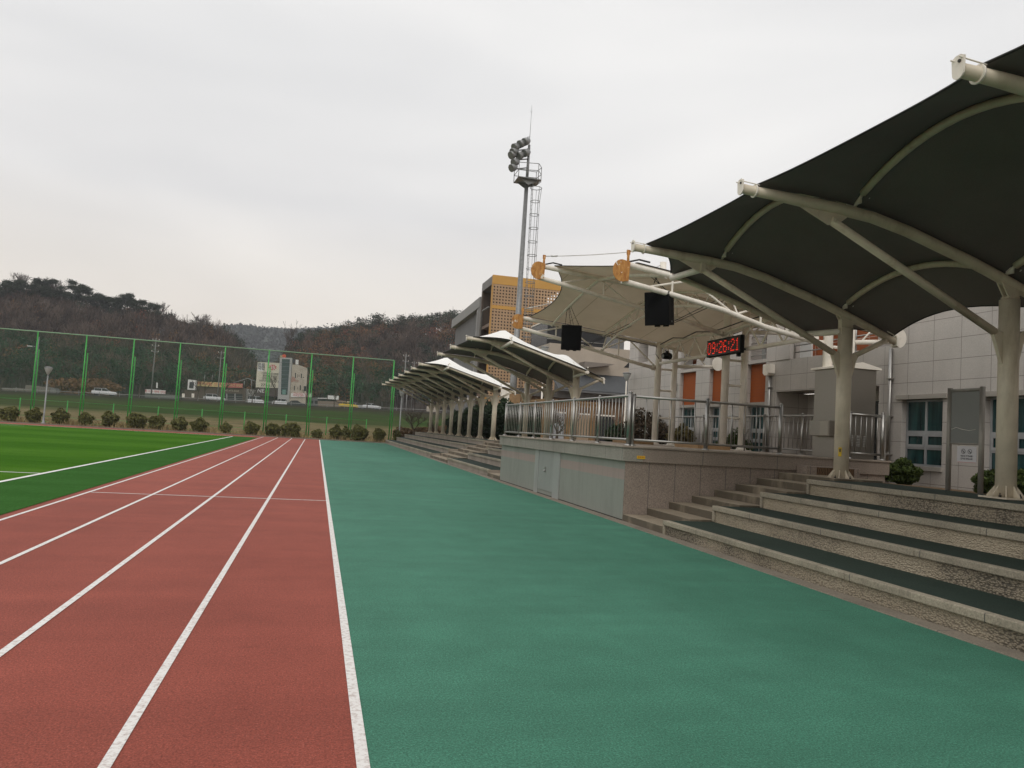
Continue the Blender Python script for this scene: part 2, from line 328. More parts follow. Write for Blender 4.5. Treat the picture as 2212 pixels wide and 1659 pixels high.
# ------------------------------------------------------------------ mesh helpers
class MB:
    def __init__(s): s.v = []; s.f = []; s.m = []; s.s = []
    def add(s, vs, fs, mi=0, sm=False):
        o = len(s.v); s.v += [tuple(p) for p in vs]
        for k, f in enumerate(fs):
            s.f.append([i+o for i in f]); s.m.append(mi); s.s.append(sm[k] if isinstance(sm, list) else sm)
        return s
    def box(s, x0, x1, y0, y1, z0, z1, mi=0):
        v = [(x, y, z) for z in (z0, z1) for y in (y0, y1) for x in (x0, x1)]
        return s.add(v, [(0, 2, 3, 1), (4, 5, 7, 6), (0, 1, 5, 4), (2, 6, 7, 3), (0, 4, 6, 2), (1, 3, 7, 5)], mi)
    def obox(s, c, ax, ay, az, hx, hy, hz, mi=0):
        c, ax, ay, az = Vector(c), Vector(ax).normalized(), Vector(ay).normalized(), Vector(az).normalized()
        v = [c+ax*hx*i+ay*hy*j+az*hz*k for k in (-1, 1) for j in (-1, 1) for i in (-1, 1)]
        return s.add(v, [(0, 2, 3, 1), (4, 5, 7, 6), (0, 1, 5, 4), (2, 6, 7, 3), (0, 4, 6, 2), (1, 3, 7, 5)], mi)
    def tube(s, pts, r, n=10, mi=0, caps=True):
        pts = [Vector(p) for p in pts]; k = len(pts)
        rs = r if isinstance(r, (list, tuple)) else [r]*k
        d0 = (pts[1]-pts[0]).normalized()
        a = d0.cross(Vector((0, 0, 1)))
        if a.length < .1: a = d0.cross(Vector((0, 1, 0)))
        a.normalize(); vs = []
        for i in range(k):
            d = (pts[min(i+1, k-1)]-pts[max(i-1, 0)]).normalized()
            a = (a-d*a.dot(d)).normalized(); b = d.cross(a)
            for j in range(n):
                t = 2*math.pi*j/n; vs.append(pts[i]+(a*math.cos(t)+b*math.sin(t))*rs[i])
        fs = [(i*n+j, i*n+(j+1) % n, (i+1)*n+(j+1) % n, (i+1)*n+j) for i in range(k-1) for j in range(n)]
        sm = [True]*len(fs)
        if caps: fs += [tuple(range(n))[::-1], tuple(range((k-1)*n, k*n))]; sm += [False, False]
        return s.add(vs, fs, mi, sm)
    def lathe(s, c, prof, n=16, mi=0):
        vs = [(c[0]+r*math.cos(2*math.pi*j/n), c[1]+r*math.sin(2*math.pi*j/n), c[2]+z) for r, z in prof for j in range(n)]
        k = len(prof); fs = [(i*n+j, i*n+(j+1) % n, (i+1)*n+(j+1) % n, (i+1)*n+j) for i in range(k-1) for j in range(n)]
        sm = [True]*len(fs)+[False, False]
        return s.add(vs, fs+[tuple(range(n))[::-1], tuple(range((k-1)*n, k*n))], mi, sm)
    def prism(s, poly, ax, a0, a1, mi=0):
        """poly: points in the two other axes (in xyz order), extruded along axis ax from a0 to a1"""
        def p3(p, a):
            q = list(p); q.insert('xyz'.index(ax), a); return q
        n = len(poly); vs = [p3(p, a0) for p in poly]+[p3(p, a1) for p in poly]
        fs = [(i, (i+1) % n, n+(i+1) % n, n+i) for i in range(n)]+[tuple(range(n))[::-1], tuple(range(n, 2*n))]
        return s.add(vs, fs, mi)
    def quad(s, a, b, c, d, mi=0): return s.add([a, b, c, d], [(0, 1, 2, 3)], mi)
    def grid(s, rows, mi=0, sm=True):
        k = len(rows[0]); vs = [p for r in rows for p in r]
        return s.add(vs, [(i*k+j, i*k+j+1, (i+1)*k+j+1, (i+1)*k+j) for i in range(len(rows)-1) for j in range(k-1)], mi, sm)
    def build(s, name, mats, parent=None, bevel=0, **props):
        me = bpy.data.meshes.new(name)
        o_ = ORG.get(parent, Vector((0, 0, 0))) if parent else Vector((0, 0, 0))
        me.from_pydata([(x-o_.x, y-o_.y, z-o_.z) for x, y, z in s.v], [], s.f)
        for m in (mats if isinstance(mats, (list, tuple)) else [mats]): me.materials.append(m)
        me.polygons.foreach_set('material_index', s.m); me.polygons.foreach_set('use_smooth', s.s); me.update()
        ob = bpy.data.objects.new(name, me); C.objects.link(ob)
        if parent: ob.parent = parent; ORG[ob] = o_
        if bevel:
            md = ob.modifiers.new('bevel', 'BEVEL'); md.width = bevel; md.segments = 2; md.limit_method = 'ANGLE'
        for k, v in props.items(): ob[k] = v
        return ob
ORG = {}
def thing(name, label, cat, loc=(0, 0, 0), group=None, rz=0):
    o = bpy.data.objects.new(name, None); C.objects.link(o); o.location = loc; o.rotation_euler[2] = rz; o.empty_display_size = .2
    o['label'] = label; o['category'] = cat
    if group: o['group'] = group
    ORG[o] = Vector(loc); return o
def tag(o, label, cat, group=None):
    o['label'] = label; o['category'] = cat
    if group: o['group'] = group
    return o
def struct(o, kind='structure'): o['kind'] = kind; return o
KIDS = {}
def copy_tree(o, parent=None):
    c = o.copy(); C.objects.link(c)
    if parent: c.parent = parent
    for ch in [x for x in ALL() if x.parent == o]: copy_tree(ch, c)
    return c
def ALL():
    return list(C.objects)
def copy_thing(root, loc, label, rz=None, scale=None):
    kids = [x for x in root.children]
    r = root.copy(); C.objects.link(r); r.location = loc; r['label'] = label
    if rz is not None: r.rotation_euler[2] = rz
    if scale: r.scale = scale if isinstance(scale, (tuple, list)) else (scale,)*3
    for ch in kids:
        c = ch.copy(); C.objects.link(c); c.parent = r
        for g in ch.children:
            d = g.copy(); C.objects.link(d); d.parent = c
    return r
def text(body, size, loc, ux, uy, mat, parent, name='lettering', depth=.004, align='CENTER'):
    """real letters: ux = reading direction, uy = up direction, loc = centre"""
    cu = bpy.data.curves.new(name, 'FONT'); cu.body = body; cu.size = size; cu.align_x = align; cu.align_y = 'CENTER'; cu.extrude = depth/2; cu.resolution_u = 2
    t = bpy.data.objects.new(name, cu); C.objects.link(t)
    dg = bpy.context.evaluated_depsgraph_get(); me = bpy.data.meshes.new_from_object(t.evaluated_get(dg))
    bpy.data.objects.remove(t); 
    ux, uy = Vector(ux).normalized(), Vector(uy).normalized(); uz = ux.cross(uy)
    off = ORG.get(parent, Vector((0, 0, 0))); p = Vector(loc)-off
    me.transform(Matrix(((ux.x, uy.x, uz.x, p.x), (ux.y, uy.y, uz.y, p.y), (ux.z, uy.z, uz.z, p.z), (0, 0, 0, 1))))
    me.materials.clear(); me.materials.append(mat)
    o = bpy.data.objects.new(name, me); C.objects.link(o); o.parent = parent; ORG[o] = off
    return o
def lerp(a, b, t): return a+(b-a)*t
def interp(x, tab):
    if x <= tab[0][0]: return tab[0][1]
    for (a, b), (c, d) in zip(tab, tab[1:]):
        if x <= c: return b+(d-b)*(x-a)/(c-a)
    return tab[-1][1]
def ordinal(i): return ['first', 'second', 'third', 'fourth', 'fifth', 'sixth', 'seventh', 'eighth', 'ninth', 'tenth', 'eleventh', 'twelfth', 'thirteenth', 'fourteenth', 'fifteenth', 'sixteenth'][i]

# ================================================================== SETTING
def sheet(name, x0, x1, y0, y1, z, m):
    return struct(MB().quad((x0, y0, z), (x1, y0, z), (x1, y1, z), (x0, y1, z)).build(name, m))
m_ground = M('ground_soil', (.16, .13, .085), .95, var=.3, vs=.2, fine=.3, fs=8)
sheet('ground', -3000, 3000, -400, 3000, -.35, m_ground)
sheet('running_track', -40, .33, -25, 65, 0, m_red)
sheet('running_track_apron', .33, 5.70, -25, 70.2, 0, m_green)
sheet('pitch_turf', -70, -4.18, -25, 61.2, .008, m_turf2)
sheet('pitch_turf_striped', -70, -5.95, -25, 60.3, .012, m_turf)
mk = MB()
z = .006
def line(mb, x0, x1, y0, y1, zz): mb.quad((x0, y0, zz), (x1, y0, zz), (x1, y1, zz), (x0, y1, zz))
for x, w in ((.33, .062), (-.80, .055), (-1.83, .055), (-2.91, .055), (-4.01, .055)): line(mk, x-w/2, x+w/2, -20, 64.6, .005)
line(mk, -3.97, .30, 15.86, 15.92, .0055)
struct(mk.build('lane_markings', m_line))
mk = MB(); line(mk, -5.98, -5.87, -20, 60.3, .016); line(mk, -70, -5.98, 60.2, 60.32, .016); line(mk, -30, -18.8, 57.6, 57.72, .016); line(mk, -12, -5.98, 19.55, 19.65, .0165)
struct(mk.build('pitch_markings', m_white))
sheet('path_by_the_fence', -80, 9.5, 65.0, 67.3, .03, m_path)
mb = MB().box(-80, 9.5, 64.88, 65.0, -.05, .09); struct(mb.build('path_kerb', m_kerb))
mb = MB().box(5.68, 5.905, -20, 72, -.1, .012); struct(mb.build('gutter_kerb', m_kerb, bevel=.008))

# rough ground beyond the fence, rising to the road
def roadz(x): return 4.62+.0155*max(-70, min(70, x))
def landz(x, y):
    zr = roadz(x)
    t = interp(y, [(67.3, 0), (70, .02), (80, .06), (100, .13), (120, .22), (138, .28), (176, .93), (182, 1), (400, 1)])
    w = .12*math.sin(x*.31+y*.13)+.1*math.sin(x*.13-y*.29) if 75 < y < 175 else 0
    return .02+t*(zr-.02)+w*.6
xs = [-420+i*6 for i in range(141)]; ys = [67.3, 70, 75, 80, 86, 92, 100, 108, 114, 120, 128, 138, 150, 162, 170, 176, 182, 186, 192, 198, 204, 210, 216, 222, 230]
m_land = None
m, n, b = newmat('rough_grassland'); v = pos(n); s_ = n.nodes.new('ShaderNodeSeparateXYZ'); n.links.new(v, s_.inputs[0])
edge = math_(n, 'ADD', s_.outputs[1], math_(n, 'MULTIPLY', math_(n, 'SUBTRACT', noise(n, v, .035, 4, .6), .5), 55))
g_ = mixc(n, ramp(n, noise(n, v, .12, 5, .7, (.4, 1, 1)), .35, .65), (.030, .058, .016), (.056, .080, .026))
g_ = mixc(n, ramp(n, noise(n, v, .05, 4, .6, (.5, 1.4, 1)), .5, .7), g_, (.065, .052, .034))
t_ = mixc(n, ramp(n, noise(n, v, .35, 5, .7, (.5, 1, 1)), .35, .65), (.13, .105, .058), (.24, .195, .11))
far_ = mixc(n, ramp(n, noise(n, v, .2, 5), .35, .65), (.030, .028, .020), (.055, .046, .034))
c_ = mixc(n, ramp(n, edge, 108, 132), t_, g_); c_ = mixc(n, ramp(n, edge, 163, 177), c_, far_)
n.links.new(c_, b.inputs['Base Color']); b.inputs['Roughness'].default_value = .95; b.inputs['Specular IOR Level'].default_value = .0; bump(n, b, noise(n, v, 2.5, 5, .7), .8, .3); m_land = m
struct(MB().grid([[(x, y, landz(x, y)) for x in xs] for y in ys], 0).build('rough_grass_ground', m_land))
# slope of ground on the right, behind the stand
sheet('garden_ground', 10.3, 60, -25, 69, .93, m_brown)
mb = MB().box(9.9, 10.35, -20, 14.1, .5, 1.045); mb.box(9.9, 12.2, 24.6, 70, .5, 1.03); mb.box(10.35, 13.2, 14.0, 14.05, .5, .93)
mb.grid([[(10.34, y, 1.046), (11.4, y, 1.01), (13.4, y, .95)] for y in (-20, 5, 14.11)], 0)
struct(mb.build('garden_soil', m_brown))
rd = MB()
for i in range(len(xs)-1):
    x0, x1 = xs[i], xs[i+1]
    rd.quad((x0, 183.5, roadz(x0)+.06), (x1, 183.5, roadz(x1)+.06), (x1, 194, roadz(x1)+.06), (x0, 194, roadz(x0)+.06))
struct(rd.build('road', m_asph))
rd = MB()
for yy in (184, 193.4):
    for i in range(len(xs)-1):
        x0, x1 = xs[i], xs[i+1]; rd.quad((x0, yy, roadz(x0)+.07), (x1, yy, roadz(x1)+.07), (x1, yy+.2, roadz(x1)+.07), (x0, yy+.2, roadz(x0)+.07))
for x in range(-150, 100, 10): rd.quad((x, 188.7, roadz(x)+.07), (x+4, 188.7, roadz(x+4)+.07), (x+4, 188.9, roadz(x+4)+.07), (x, 188.9, roadz(x)+.07))
struct(rd.build('road_markings', m_white))

# hills: silhouette measured as ridge height along x, at y = 320
RIDGE = [(-420, 30), (-200, 34), (-117, 36), (-100, 37), (-84, 34), (-69, 32), (-56, 31), (-49, 29), (-40, 27.5), (-33, 24), (-26, 17), (-20, 13), (-16, 14), (-12, 21), (-8, 27), (4, 32), (11, 35), (28, 38), (52, 42), (62, 40), (100, 14), (160, 8), (420, 6)]
def hillz(x, y):
    h = interp(x*320/ max(y, 215) if False else x, RIDGE); z0 = roadz(x)
    t = max(0, min(1, (y-216)/(320-216))); t = t*t*(3-2*t)*.75+t*.25
    zz = z0+(h-z0)*t
    if y > 320: zz = h-(y-320)*.25
    return zz+(.8*math.sin(x*.21+y*.05)+.6*math.sin(x*.07-y*.11))*t
m_hill = M('forest_floor', (.060, .048, .036), .95, var=.4, vs=.06)
xs2 = [-420+i*5 for i in range(169)]; ys2 = [214+i*7 for i in range(24)]
struct(MB().grid([[(x, y, hillz(x, y)-.05) for x in xs2] for y in ys2], 0).build('hill', m_hill))
m_hill2 = M('far_forest', (.050, .058, .050), .95, var=.35, vs=.03, bmp=1, bs=.2)
FR = [(-420, 92), (-200, 98), (-121, 101), (-99, 106), (-66, 104), (-28, 107), (5, 112), (80, 118), (420, 100)]
struct(MB().grid([[(x*1.0, 800+t*40, 20+(interp(x, FR)-20)*math.sin(min(1, t/5)*math.pi/2)+3*math.sin(x*.13+t)+1.8*math.sin(x*.37+t*2)) for x in range(-420, 425, 4)] for t in range(0, 7)], 0).build('distant_hill', m_hill2))

# forest on the hill: one mass of small leaf and twig faces
def face_cloud(centres, sizes, normals, aspect=None, up=None, rs=None):
    nq = len(centres); rs = rs or np.random.RandomState(3)
    a = up if up is not None else rs.normal(size=(nq, 3)); nrm = normals
    a = a-nrm*(a*nrm).sum(1, keepdims=True); a /= np.linalg.norm(a, axis=1, keepdims=True)+1e-9
    bb = np.cross(nrm, a)
    s = sizes[:, None]; asp = (aspect if aspect is not None else np.ones(nq))[:, None]
    v = np.stack([centres-a*s-bb*s*asp, centres+a*s-bb*s*asp, centres+a*s+bb*s*asp, centres-a*s+bb*s*asp], 1)
    return v.reshape(-1, 3)
def quads_mesh(name, verts, mats, cols=None, extra=None):
    nv = len(verts); nq = nv//4
    me = bpy.data.meshes.new(name); me.vertices.add(nv); me.vertices.foreach_set('co', verts.astype(np.float32).ravel())
    me.loops.add(nv); me.loops.foreach_set('vertex_index', np.arange(nv, dtype=np.int32))
    me.polygons.add(nq); me.polygons.foreach_set('loop_start', np.arange(0, nv, 4, dtype=np.int32)); me.polygons.foreach_set('loop_total', np.full(nq, 4, dtype=np.int32))
    for m in mats: me.materials.append(m)
    if cols is not None:
        at_ = me.attributes.new('tint', 'FLOAT_COLOR', 'FACE'); at_.data.foreach_set('color', np.c_[cols, np.ones(nq)].astype(np.float32).ravel())
    me.update(calc_edges=True); me.validate(); return me
rs = np.random.RandomState(11)
V, T = [], []
def unit(n): 
    a = rs.normal(size=(n, 3)); return a/np.linalg.norm(a, axis=1, keepdims=True)
cnt = 0
for k in range(3300):
    y = 217+rs.rand()**.85*112
    x = rs.uniform(-.43*y-6, .30*y+4)
    zg = hillz(x, y)
    t = (y-216)/104; left = x < -14
    u = rs.rand(); patch = math.sin(x*.11+1.3)+math.sin(y*.13+x*.05)
    if left:
        kind = 'pine' if (t > .88 and u < .75) or (t < .40 and u < .6) else ('bare' if u < .93 else 'russet')
    else:
        kind = 'pine' if (t > .80 and u < .85) or (t < .28 and u < .6) or u < .22 else ('russet' if patch > .1 and u < .85 else 'bare')
    hgt = rs.uniform(6, 10.5) if kind != 'bare' else rs.uniform(7, 11)
    if kind == 'pine':
        nb = 5; bc = np.c_[rs.uniform(-1.5, 1.5, (nb, 2)), rs.uniform(.45, .92, nb)*hgt]; w = rs.randint(0, nb, 150)
        p = bc[w]+rs.normal(size=(150, 3))*[.85, .85, .42]; sz = rs.uniform(.10, .30, 150); nr = unit(150)
        base = (np.array([.030, .043, .026]) if t > .45 else np.array([.030, .056, .030]))*rs.uniform(.6, 1.5); asp = rs.uniform(.3, .8, 150); upv = None
    elif kind == 'russet':
        d = unit(170); p = d*rs.uniform(.5, 1, (170, 1))*[2.9, 2.9, hgt*.42]+[0, 0, hgt*.58]; sz = rs.uniform(.10, .30, 170); nr = unit(170)
        base = np.array([.185, .088, .050])*rs.uniform(.6, 1.15)*(1, rs.uniform(.85, 1.25), 1); asp = rs.uniform(.3, .8, 170); upv = None
    else:
        nq = 130; d = unit(nq); d[:, 2] = abs(d[:, 2]); p = d*rs.uniform(.3, 1, (nq, 1))*[2.3, 2.3, hgt*.55]+[0, 0, hgt*.42]
        sz = rs.uniform(.5, 1.1, nq); nr = np.cross(d, unit(nq)); nr /= np.linalg.norm(nr, axis=1, keepdims=True); upv = d*[.7, .7, 1]+[0, 0, .25]
        base = np.array([.092, .068, .054])*rs.uniform(.4, 1.6); asp = np.full(nq, .06)
    v = face_cloud(p+[x, y, zg], sz, nr, asp, upv, rs)
    V.append(v); T.append(np.tile(base, (len(v)//4, 1)))
    # trunk: two crossed slabs with thickness of a stem
    tv = []
    for ax in ((1, 0), (0, 1)):
        w = .11; tv += [(x-ax[0]*w, y-ax[1]*w, zg-.3), (x+ax[0]*w, y+ax[1]*w, zg-.3), (x+ax[0]*w*.5, y+ax[1]*w*.5, zg+hgt*.8), (x-ax[0]*w*.5, y-ax[1]*w*.5, zg+hgt*.8)]
    V.append(np.array(tv)); T.append(np.tile([.07, .055, .047], (2, 1)))
me = quads_mesh('hill_woods', np.concatenate(V), [m_tint], np.concatenate(T))
o = bpy.data.objects.new('hill_woods', me); C.objects.link(o); struct(o, 'stuff')
o['label'] = 'mixed winter woods covering the hills behind the road'; o['category'] = 'woods'
# woods on the distant hill, coarser
V, T = [], []
for k in range(2600):
    x = rs.uniform(-300, 60); t = rs.uniform(0, 5.2); y = 800+t*40
    zz = 20+(interp(x, FR)-20)*math.sin(min(1, t/5)*math.pi/2)
    p = rs.normal(size=(14, 3))*[2.2, 2.2, 1.8]+[x, y, zz+3]
    V.append(face_cloud(p, rs.uniform(.8, 1.7, 14), unit(14), None, None, rs)); T.append(np.tile(np.array([.055, .062, .055])*rs.uniform(.7, 1.4), (14, 1)))
me = quads_mesh('distant_woods', np.concatenate(V), [m_tint], np.concatenate(T))
o = bpy.data.objects.new('distant_woods', me); C.objects.link(o); struct(o, 'stuff'); o['label'] = 'hazy woods on the far blue ridge'; o['category'] = 'woods'

# ------------------------------------------------------------------ branching trees
def branch_mb(h, r0_, seed, spread=.5, depth=5, droop=0, n=5, first=.3, lean=(0, 0), up_=.35, kids=(2, 3), ratio=.68, rdec=.58):
    q = random.Random(seed); trunk, twigs = MB(), MB()
    def go(p, d, ln, r, lv):
        pts = [p]; dd = d.copy()
        for i in range(3):
            dd = (dd+Vector((q.uniform(-.12, .12), q.uniform(-.12, .12), q.uniform(-.04, .1)))).normalized(); pts.append(pts[-1]+dd*ln/3)
        rr = [r, r*.86, r*.74, r*.6]
        (trunk if lv < 2 else twigs).tube(pts, rr, max(3, n-lv), caps=False)
        if lv >= depth: return
        for i in range(q.choice(kids)+(1 if lv > 1 else 0)):
            a = q.uniform(0, 2*math.pi); s = spread*q.uniform(.6, 1.3)
            side = Vector((math.cos(a), math.sin(a), 0)); nd = (dd*math.cos(s)+side*math.sin(s)+Vector((0, 0, up_*(.5 if lv else .2)))).normalized()
            go(pts[q.choice((1, 2, 3, 3))] if lv else pts[3], nd, ln*ratio*q.uniform(.8, 1.2), r*rdec, lv+1)
    go(Vector((0, 0, -.1)), Vector((lean[0], lean[1], 1)).normalized(), h*first, r0_, 0)
    return trunk, twigs
def bare_tree(name, label, loc, h, r0_, seed, group=None, bark=None, twig=None, **kw):
    t = thing(name, label, 'tree', loc, group)
    a, b_ = branch_mb(h, r0_, seed, **kw)
    for mb, nm, mt in ((a, 'trunk', bark or m_bark), (b_, 'crown', twig or m_twig)):
        mb.v = [(x+loc[0], y+loc[1], z_+loc[2]) for x, y, z_ in mb.v]; mb.build(nm, mt, t)
    return t
def leaf_obj(name, centre, rad, nq, size, mat, parent, seed, aspect=(.35, .9), shell=.55, blobs=None, flatz=1):
    q = np.random.RandomState(seed)
    if blobs is None:
        d = q.normal(size=(nq, 3)); d /= np.linalg.norm(d, axis=1, keepdims=True)
        lump = 1+.16*np.sin(d[:, :1]*5+seed)+.14*np.sin(d[:, 1:2]*6+seed*2)+.12*np.sin(d[:, 2:]*7)
        p = d*(shell+(1-shell)*q.rand(nq, 1)**.6)*lump*np.array(rad)+np.array(centre)
    else:
        bl = np.array(blobs); w = q.randint(0, len(bl), nq); p = bl[w, :3]+q.normal(size=(nq, 3))*bl[w, 3:4]*[1, 1, flatz]
    nr = q.normal(size=(nq, 3)); nr /= np.linalg.norm(nr, axis=1, keepdims=True)
    v = face_cloud(p, q.uniform(size*.5, size, nq), nr, q.uniform(*aspect, nq), None, q)
    off = ORG.get(parent, Vector((0, 0, 0))); v = v-np.array(off)
    me = quads_mesh(name, v, [mat]); o = bpy.data.objects.new(name, me); C.objects.link(o); o.parent = parent; ORG[o] = off; return o
def P(px, py, y):
    """the point at distance y along the track that the photograph shows at px, py (2212 wide)"""
    d = fw*FPX+rt*(px-W2)-up*(py-H2); k = y/d.y; return EYE+d*k

# trees one can tell apart on the skyline
for i, (px, py, y, hh, lab) in enumerate([(55, 596, 300, 12, 'wide bare tree standing above the pines at the far left of the hill crest'), (122, 596, 300, 12.5, 'tall bare tree on the hill crest just right of another like it'), (345, 655, 300, 10, 'rounded bare tree on the hill crest right of the dark pines'),
        (440, 685, 296, 9, 'bare tree on the descending left hill, nearest to the blue distant ridge'), (205, 640, 305, 9, 'small bare tree behind the last tall pine of the left crest')]):
    p = P(px, py-9, y); bare_tree('bare_tree', lab, (p.x, p.y, p.z-hh), hh*1.05, .30, 40+i, 'bare trees along the hill crest', m_twig, m_twig, spread=.6, depth=6, first=.30, rdec=.66, ratio=.72)
p = P(607, 712, 245); bare_tree('bare_tree', 'large bare tree with forked limbs in the gap between the two hills', (p.x, p.y, p.z-15), 16, .32, 77, 'bare trees along the hill crest', m_bark, m_bark, spread=.5, depth=5, first=.32, rdec=.66, ratio=.74)
def pine(label, loc, h, seed):
    t = thing('pine_tree', label, 'tree', loc, 'pines along the hill crest'); q = random.Random(seed)
    tr = MB().tube([(loc[0]+q.uniform(-.3, .3)*i, loc[1], loc[2]-.3+h*.9*i/4) for i in range(5)], [.26, .22, .18, .13, .08], 6); bl = []
    for i in range(13):
        a = q.uniform(0, 6.28); zz = h*q.uniform(.52, 1); rr = (1.05-abs(zz/h-.72)*1.7)*3.3*q.uniform(.3, 1)
        e_ = (loc[0]+math.cos(a)*rr, loc[1]+math.sin(a)*rr, loc[2]+zz); tr.tube([(loc[0], loc[1], loc[2]+zz-.8), e_], [.09, .04], 4)
        bl += [(e_[0]+q.uniform(-.5, .5), e_[1]+q.uniform(-.5, .5), e_[2]+q.uniform(0, .5), .72)]*2
    tr.build('trunk', m_bark, t); leaf_obj('crown', None, None, 6500, .20, m_pine, t, seed, (.2, .6), blobs=bl, flatz=.5)
for i, (px, py, hh, lab) in enumerate([(15, 612, 12, 'dark pine at the very left edge of the crest'), (50, 616, 11, 'dark pine below the leftmost bare tree'), (88, 614, 11, 'dark flat topped pine between the two tallest bare trees'), (120, 616, 12, 'dark pine in front of the tall bare tree on the crest'), (160, 616, 12, 'broad dark pine at the top of the left crest, right of the bare trees'), (188, 628, 11, 'dark pine where the left crest starts to fall'), (210, 641, 10, 'dark pine at the foot of the tall crest group'),
        (245, 655, 9, 'low dark pine leaning into the second crest group'), (270, 642, 11, 'pointed dark pine topping the second crest group'), (298, 655, 10, 'spreading dark pine at the right end of the second crest group'), (325, 664, 9, 'small dark pine beside the rounded bare tree')]):
    p = P(px, py-7, 296); pine(lab, (p.x, p.y, p.z-hh), hh, 60+i)

# ================================================================== STANDS, STAIRS, STAGE
LV = [(5.90, .245), (6.83, .525), (7.76, .80), (8.70, 1.072)]
def stand(label, y0, y1, riser, stagger=0, cap0=True):
    t = thing('terraced_stand', label, 'terrace', (8, (y0+y1)/2, 0), 'stepped concrete stands along the apron')
    for i, (x, z1) in enumerate(LV):
        zb = LV[i-1][1] if i else 0; x2 = LV[i+1][0] if i < 3 else 10.35; ye = y1
        mb = MB().box(x+.035, x2+.1 if i < 3 else x2, y0+.01, ye, zb-.3, z1-.012); mb.build('riser', riser, t)
        mb = MB(); yy = y0
        mb.box(x, x+.115, y0, ye, z1-.085, z1); mb.box(x+.002, x+.035, y0, y0+.06, zb, z1-.085)
        mb.build('coping', m_cope, t, bevel=.012)
        MB().quad((x+.115, y0+.03, z1-.004), (x2+.03, y0+.03, z1-.004), (x2+.03, ye, z1-.004), (x+.115, ye, z1-.004)).build('tread', m_tread, t)
    return t
# near stand runs back past the camera; its left end faces the stairs (y = 12.32)
def stand_near():
    t = thing('terraced_stand', 'near stepped stand with cobbled risers and dark green rubber treads at lower right', 'terrace', (8, 2, 0), 'stepped concrete stands along the apron')
    y0, y1 = -16, 12.32
    for i, (x, z1) in enumerate(LV):
        zb = LV[i-1][1] if i else 0; x2 = LV[i+1][0] if i < 3 else 10.35
        MB().box(x+.04, x2+.1 if i < 3 else x2, y0, y1-.03, zb-.3, z1-.012).build('riser', m_lump, t)
        mb = MB()
        yy = y0
        while yy < y1-.01:                                        # coping in cast lengths
            ye = min(yy+2.36, y1); mb.box(x, x+.115, yy+.003, ye-.003, z1-.085+rnd.uniform(-.002, .002), z1+rnd.uniform(-.002, .002)); yy = ye
        mb.box(x+.004, x+.07, y1-.075, y1-.004, zb, z1-.087)
        mb.box(x+.07, x2, y1-.05, y1-.006, zb, z1-.015)
        mb.build('coping', m_cope, t, bevel=.012)
        MB().quad((x+.115, y0, z1-.006), (x2+.04, y0, z1-.006), (x2+.04, y1-.012, z1-.006), (x+.115, y1-.012, z1-.006)).build('tread', m_tread, t)
stand_near()
stand('stepped stand with plain risers just beyond the stage, under the three column canopy', 26.35, 35.0, m_riser2)
stand('farthest and longest stepped stand, under the eight column canopy', 40.3, 70.0, m_riser2)
def stairs(label, y0, y1):
    t = thing('stair_flight', label, 'stairs', (7.5, (y0+y1)/2, 0), 'concrete stairs between the stands')
    xs_ = [5.90, 6.41, 6.87, 7.36, 7.85, 8.32, 8.80, 9.30]
    for i, x in enumerate(xs_):
        z1 = .1385*(i+1); x2 = xs_[i+1]+.02 if i < 7 else 10.35
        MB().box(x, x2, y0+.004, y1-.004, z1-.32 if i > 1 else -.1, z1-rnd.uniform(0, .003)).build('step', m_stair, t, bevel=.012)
stairs('near flight of eight worn concrete steps beside the stage', 12.32, 14.10)
stairs('short flight of steps against the far side of the stage', 24.56, 26.35)
stairs('wide flight of steps between the two far stands', 35.0, 40.3)

st = thing('stage', 'raised stage block with granite cornice, metal clad front and small door', 'stage', (9, 19.3, 0))
X0, X1, Y0, Y1, ZT = 5.91, 11.9, 14.12, 24.5, 1.47
mb = MB().box(X0, X0+.3, Y0, Y1, -.05, 1.165); mb.build('front_wall', m_clad, st)
MB().box(X0+.3, X1, Y0, Y1, -.05, 1.16).build('side_wall', m_granX, st)
MB().box(X0+.002, X0+.3, Y0-.003, Y0+.02, -.04, 1.158).build('side_panel', m_granX, st)
mb = MB().box(X0-.07, X0+.35, Y0-.05, Y1+.05, 1.165, 1.43); mb.build('front_cornice', m_granY, st, bevel=.006)
mb = MB().box(X0+.35, X1+.07, Y0-.05, Y1+.05, 1.16, 1.43); mb.build('side_cornice', m_granX2, st, bevel=.006)
MB().box(X0-.10, X1+.10, Y0-.08, Y1+.08, 1.431, ZT).build('floor_slab', m_riser2, st, bevel=.008)
dr = MB().box(X0-.012, X0+.05, 18.72, 20.06, .13, 1.15).build('door', M('door_paint', (.27, .28, .265), .5, var=.06, vs=1, dirt=((.15, .14, .12), .5, 2)), st, bevel=.004)
mb = MB().lathe((X0-.03, 19.42, .64), [(0.001, -.03), (.03, -.02), (.03, .02), (.001, .03)], 12); mb.tube([(X0-.01, 19.42, .64), (X0-.07, 19.42, .64), (X0-.07, 19.32, .64)], .014, 8); mb.box(X0-.03, X0-.014, 19.37, 19.46, .66, .74); mb.build('handle', m_inox, dr)
msur = M('surround_paint', (.30, .31, .295), .55, var=.06, vs=1, dirt=((.17, .16, .14), .5, 2))
MB().box(X0-.022, X0, 20.07, 20.42, .0, 1.16).build('door_surround', msur, st); MB().box(X0-.022, X0, 18.20, 18.71, .0, 1.16).build('door_surround', msur, st)
ws = MB().box(6.13, 6.30, Y0-.062, Y0-.052, 1.225, 1.285).build('warning_sticker', m_yellow, st)
text('추락주의', .042, (6.215, Y0-.0635, 1.255), (1, 0, 0), (0, 0, 1), m_inkred, ws)
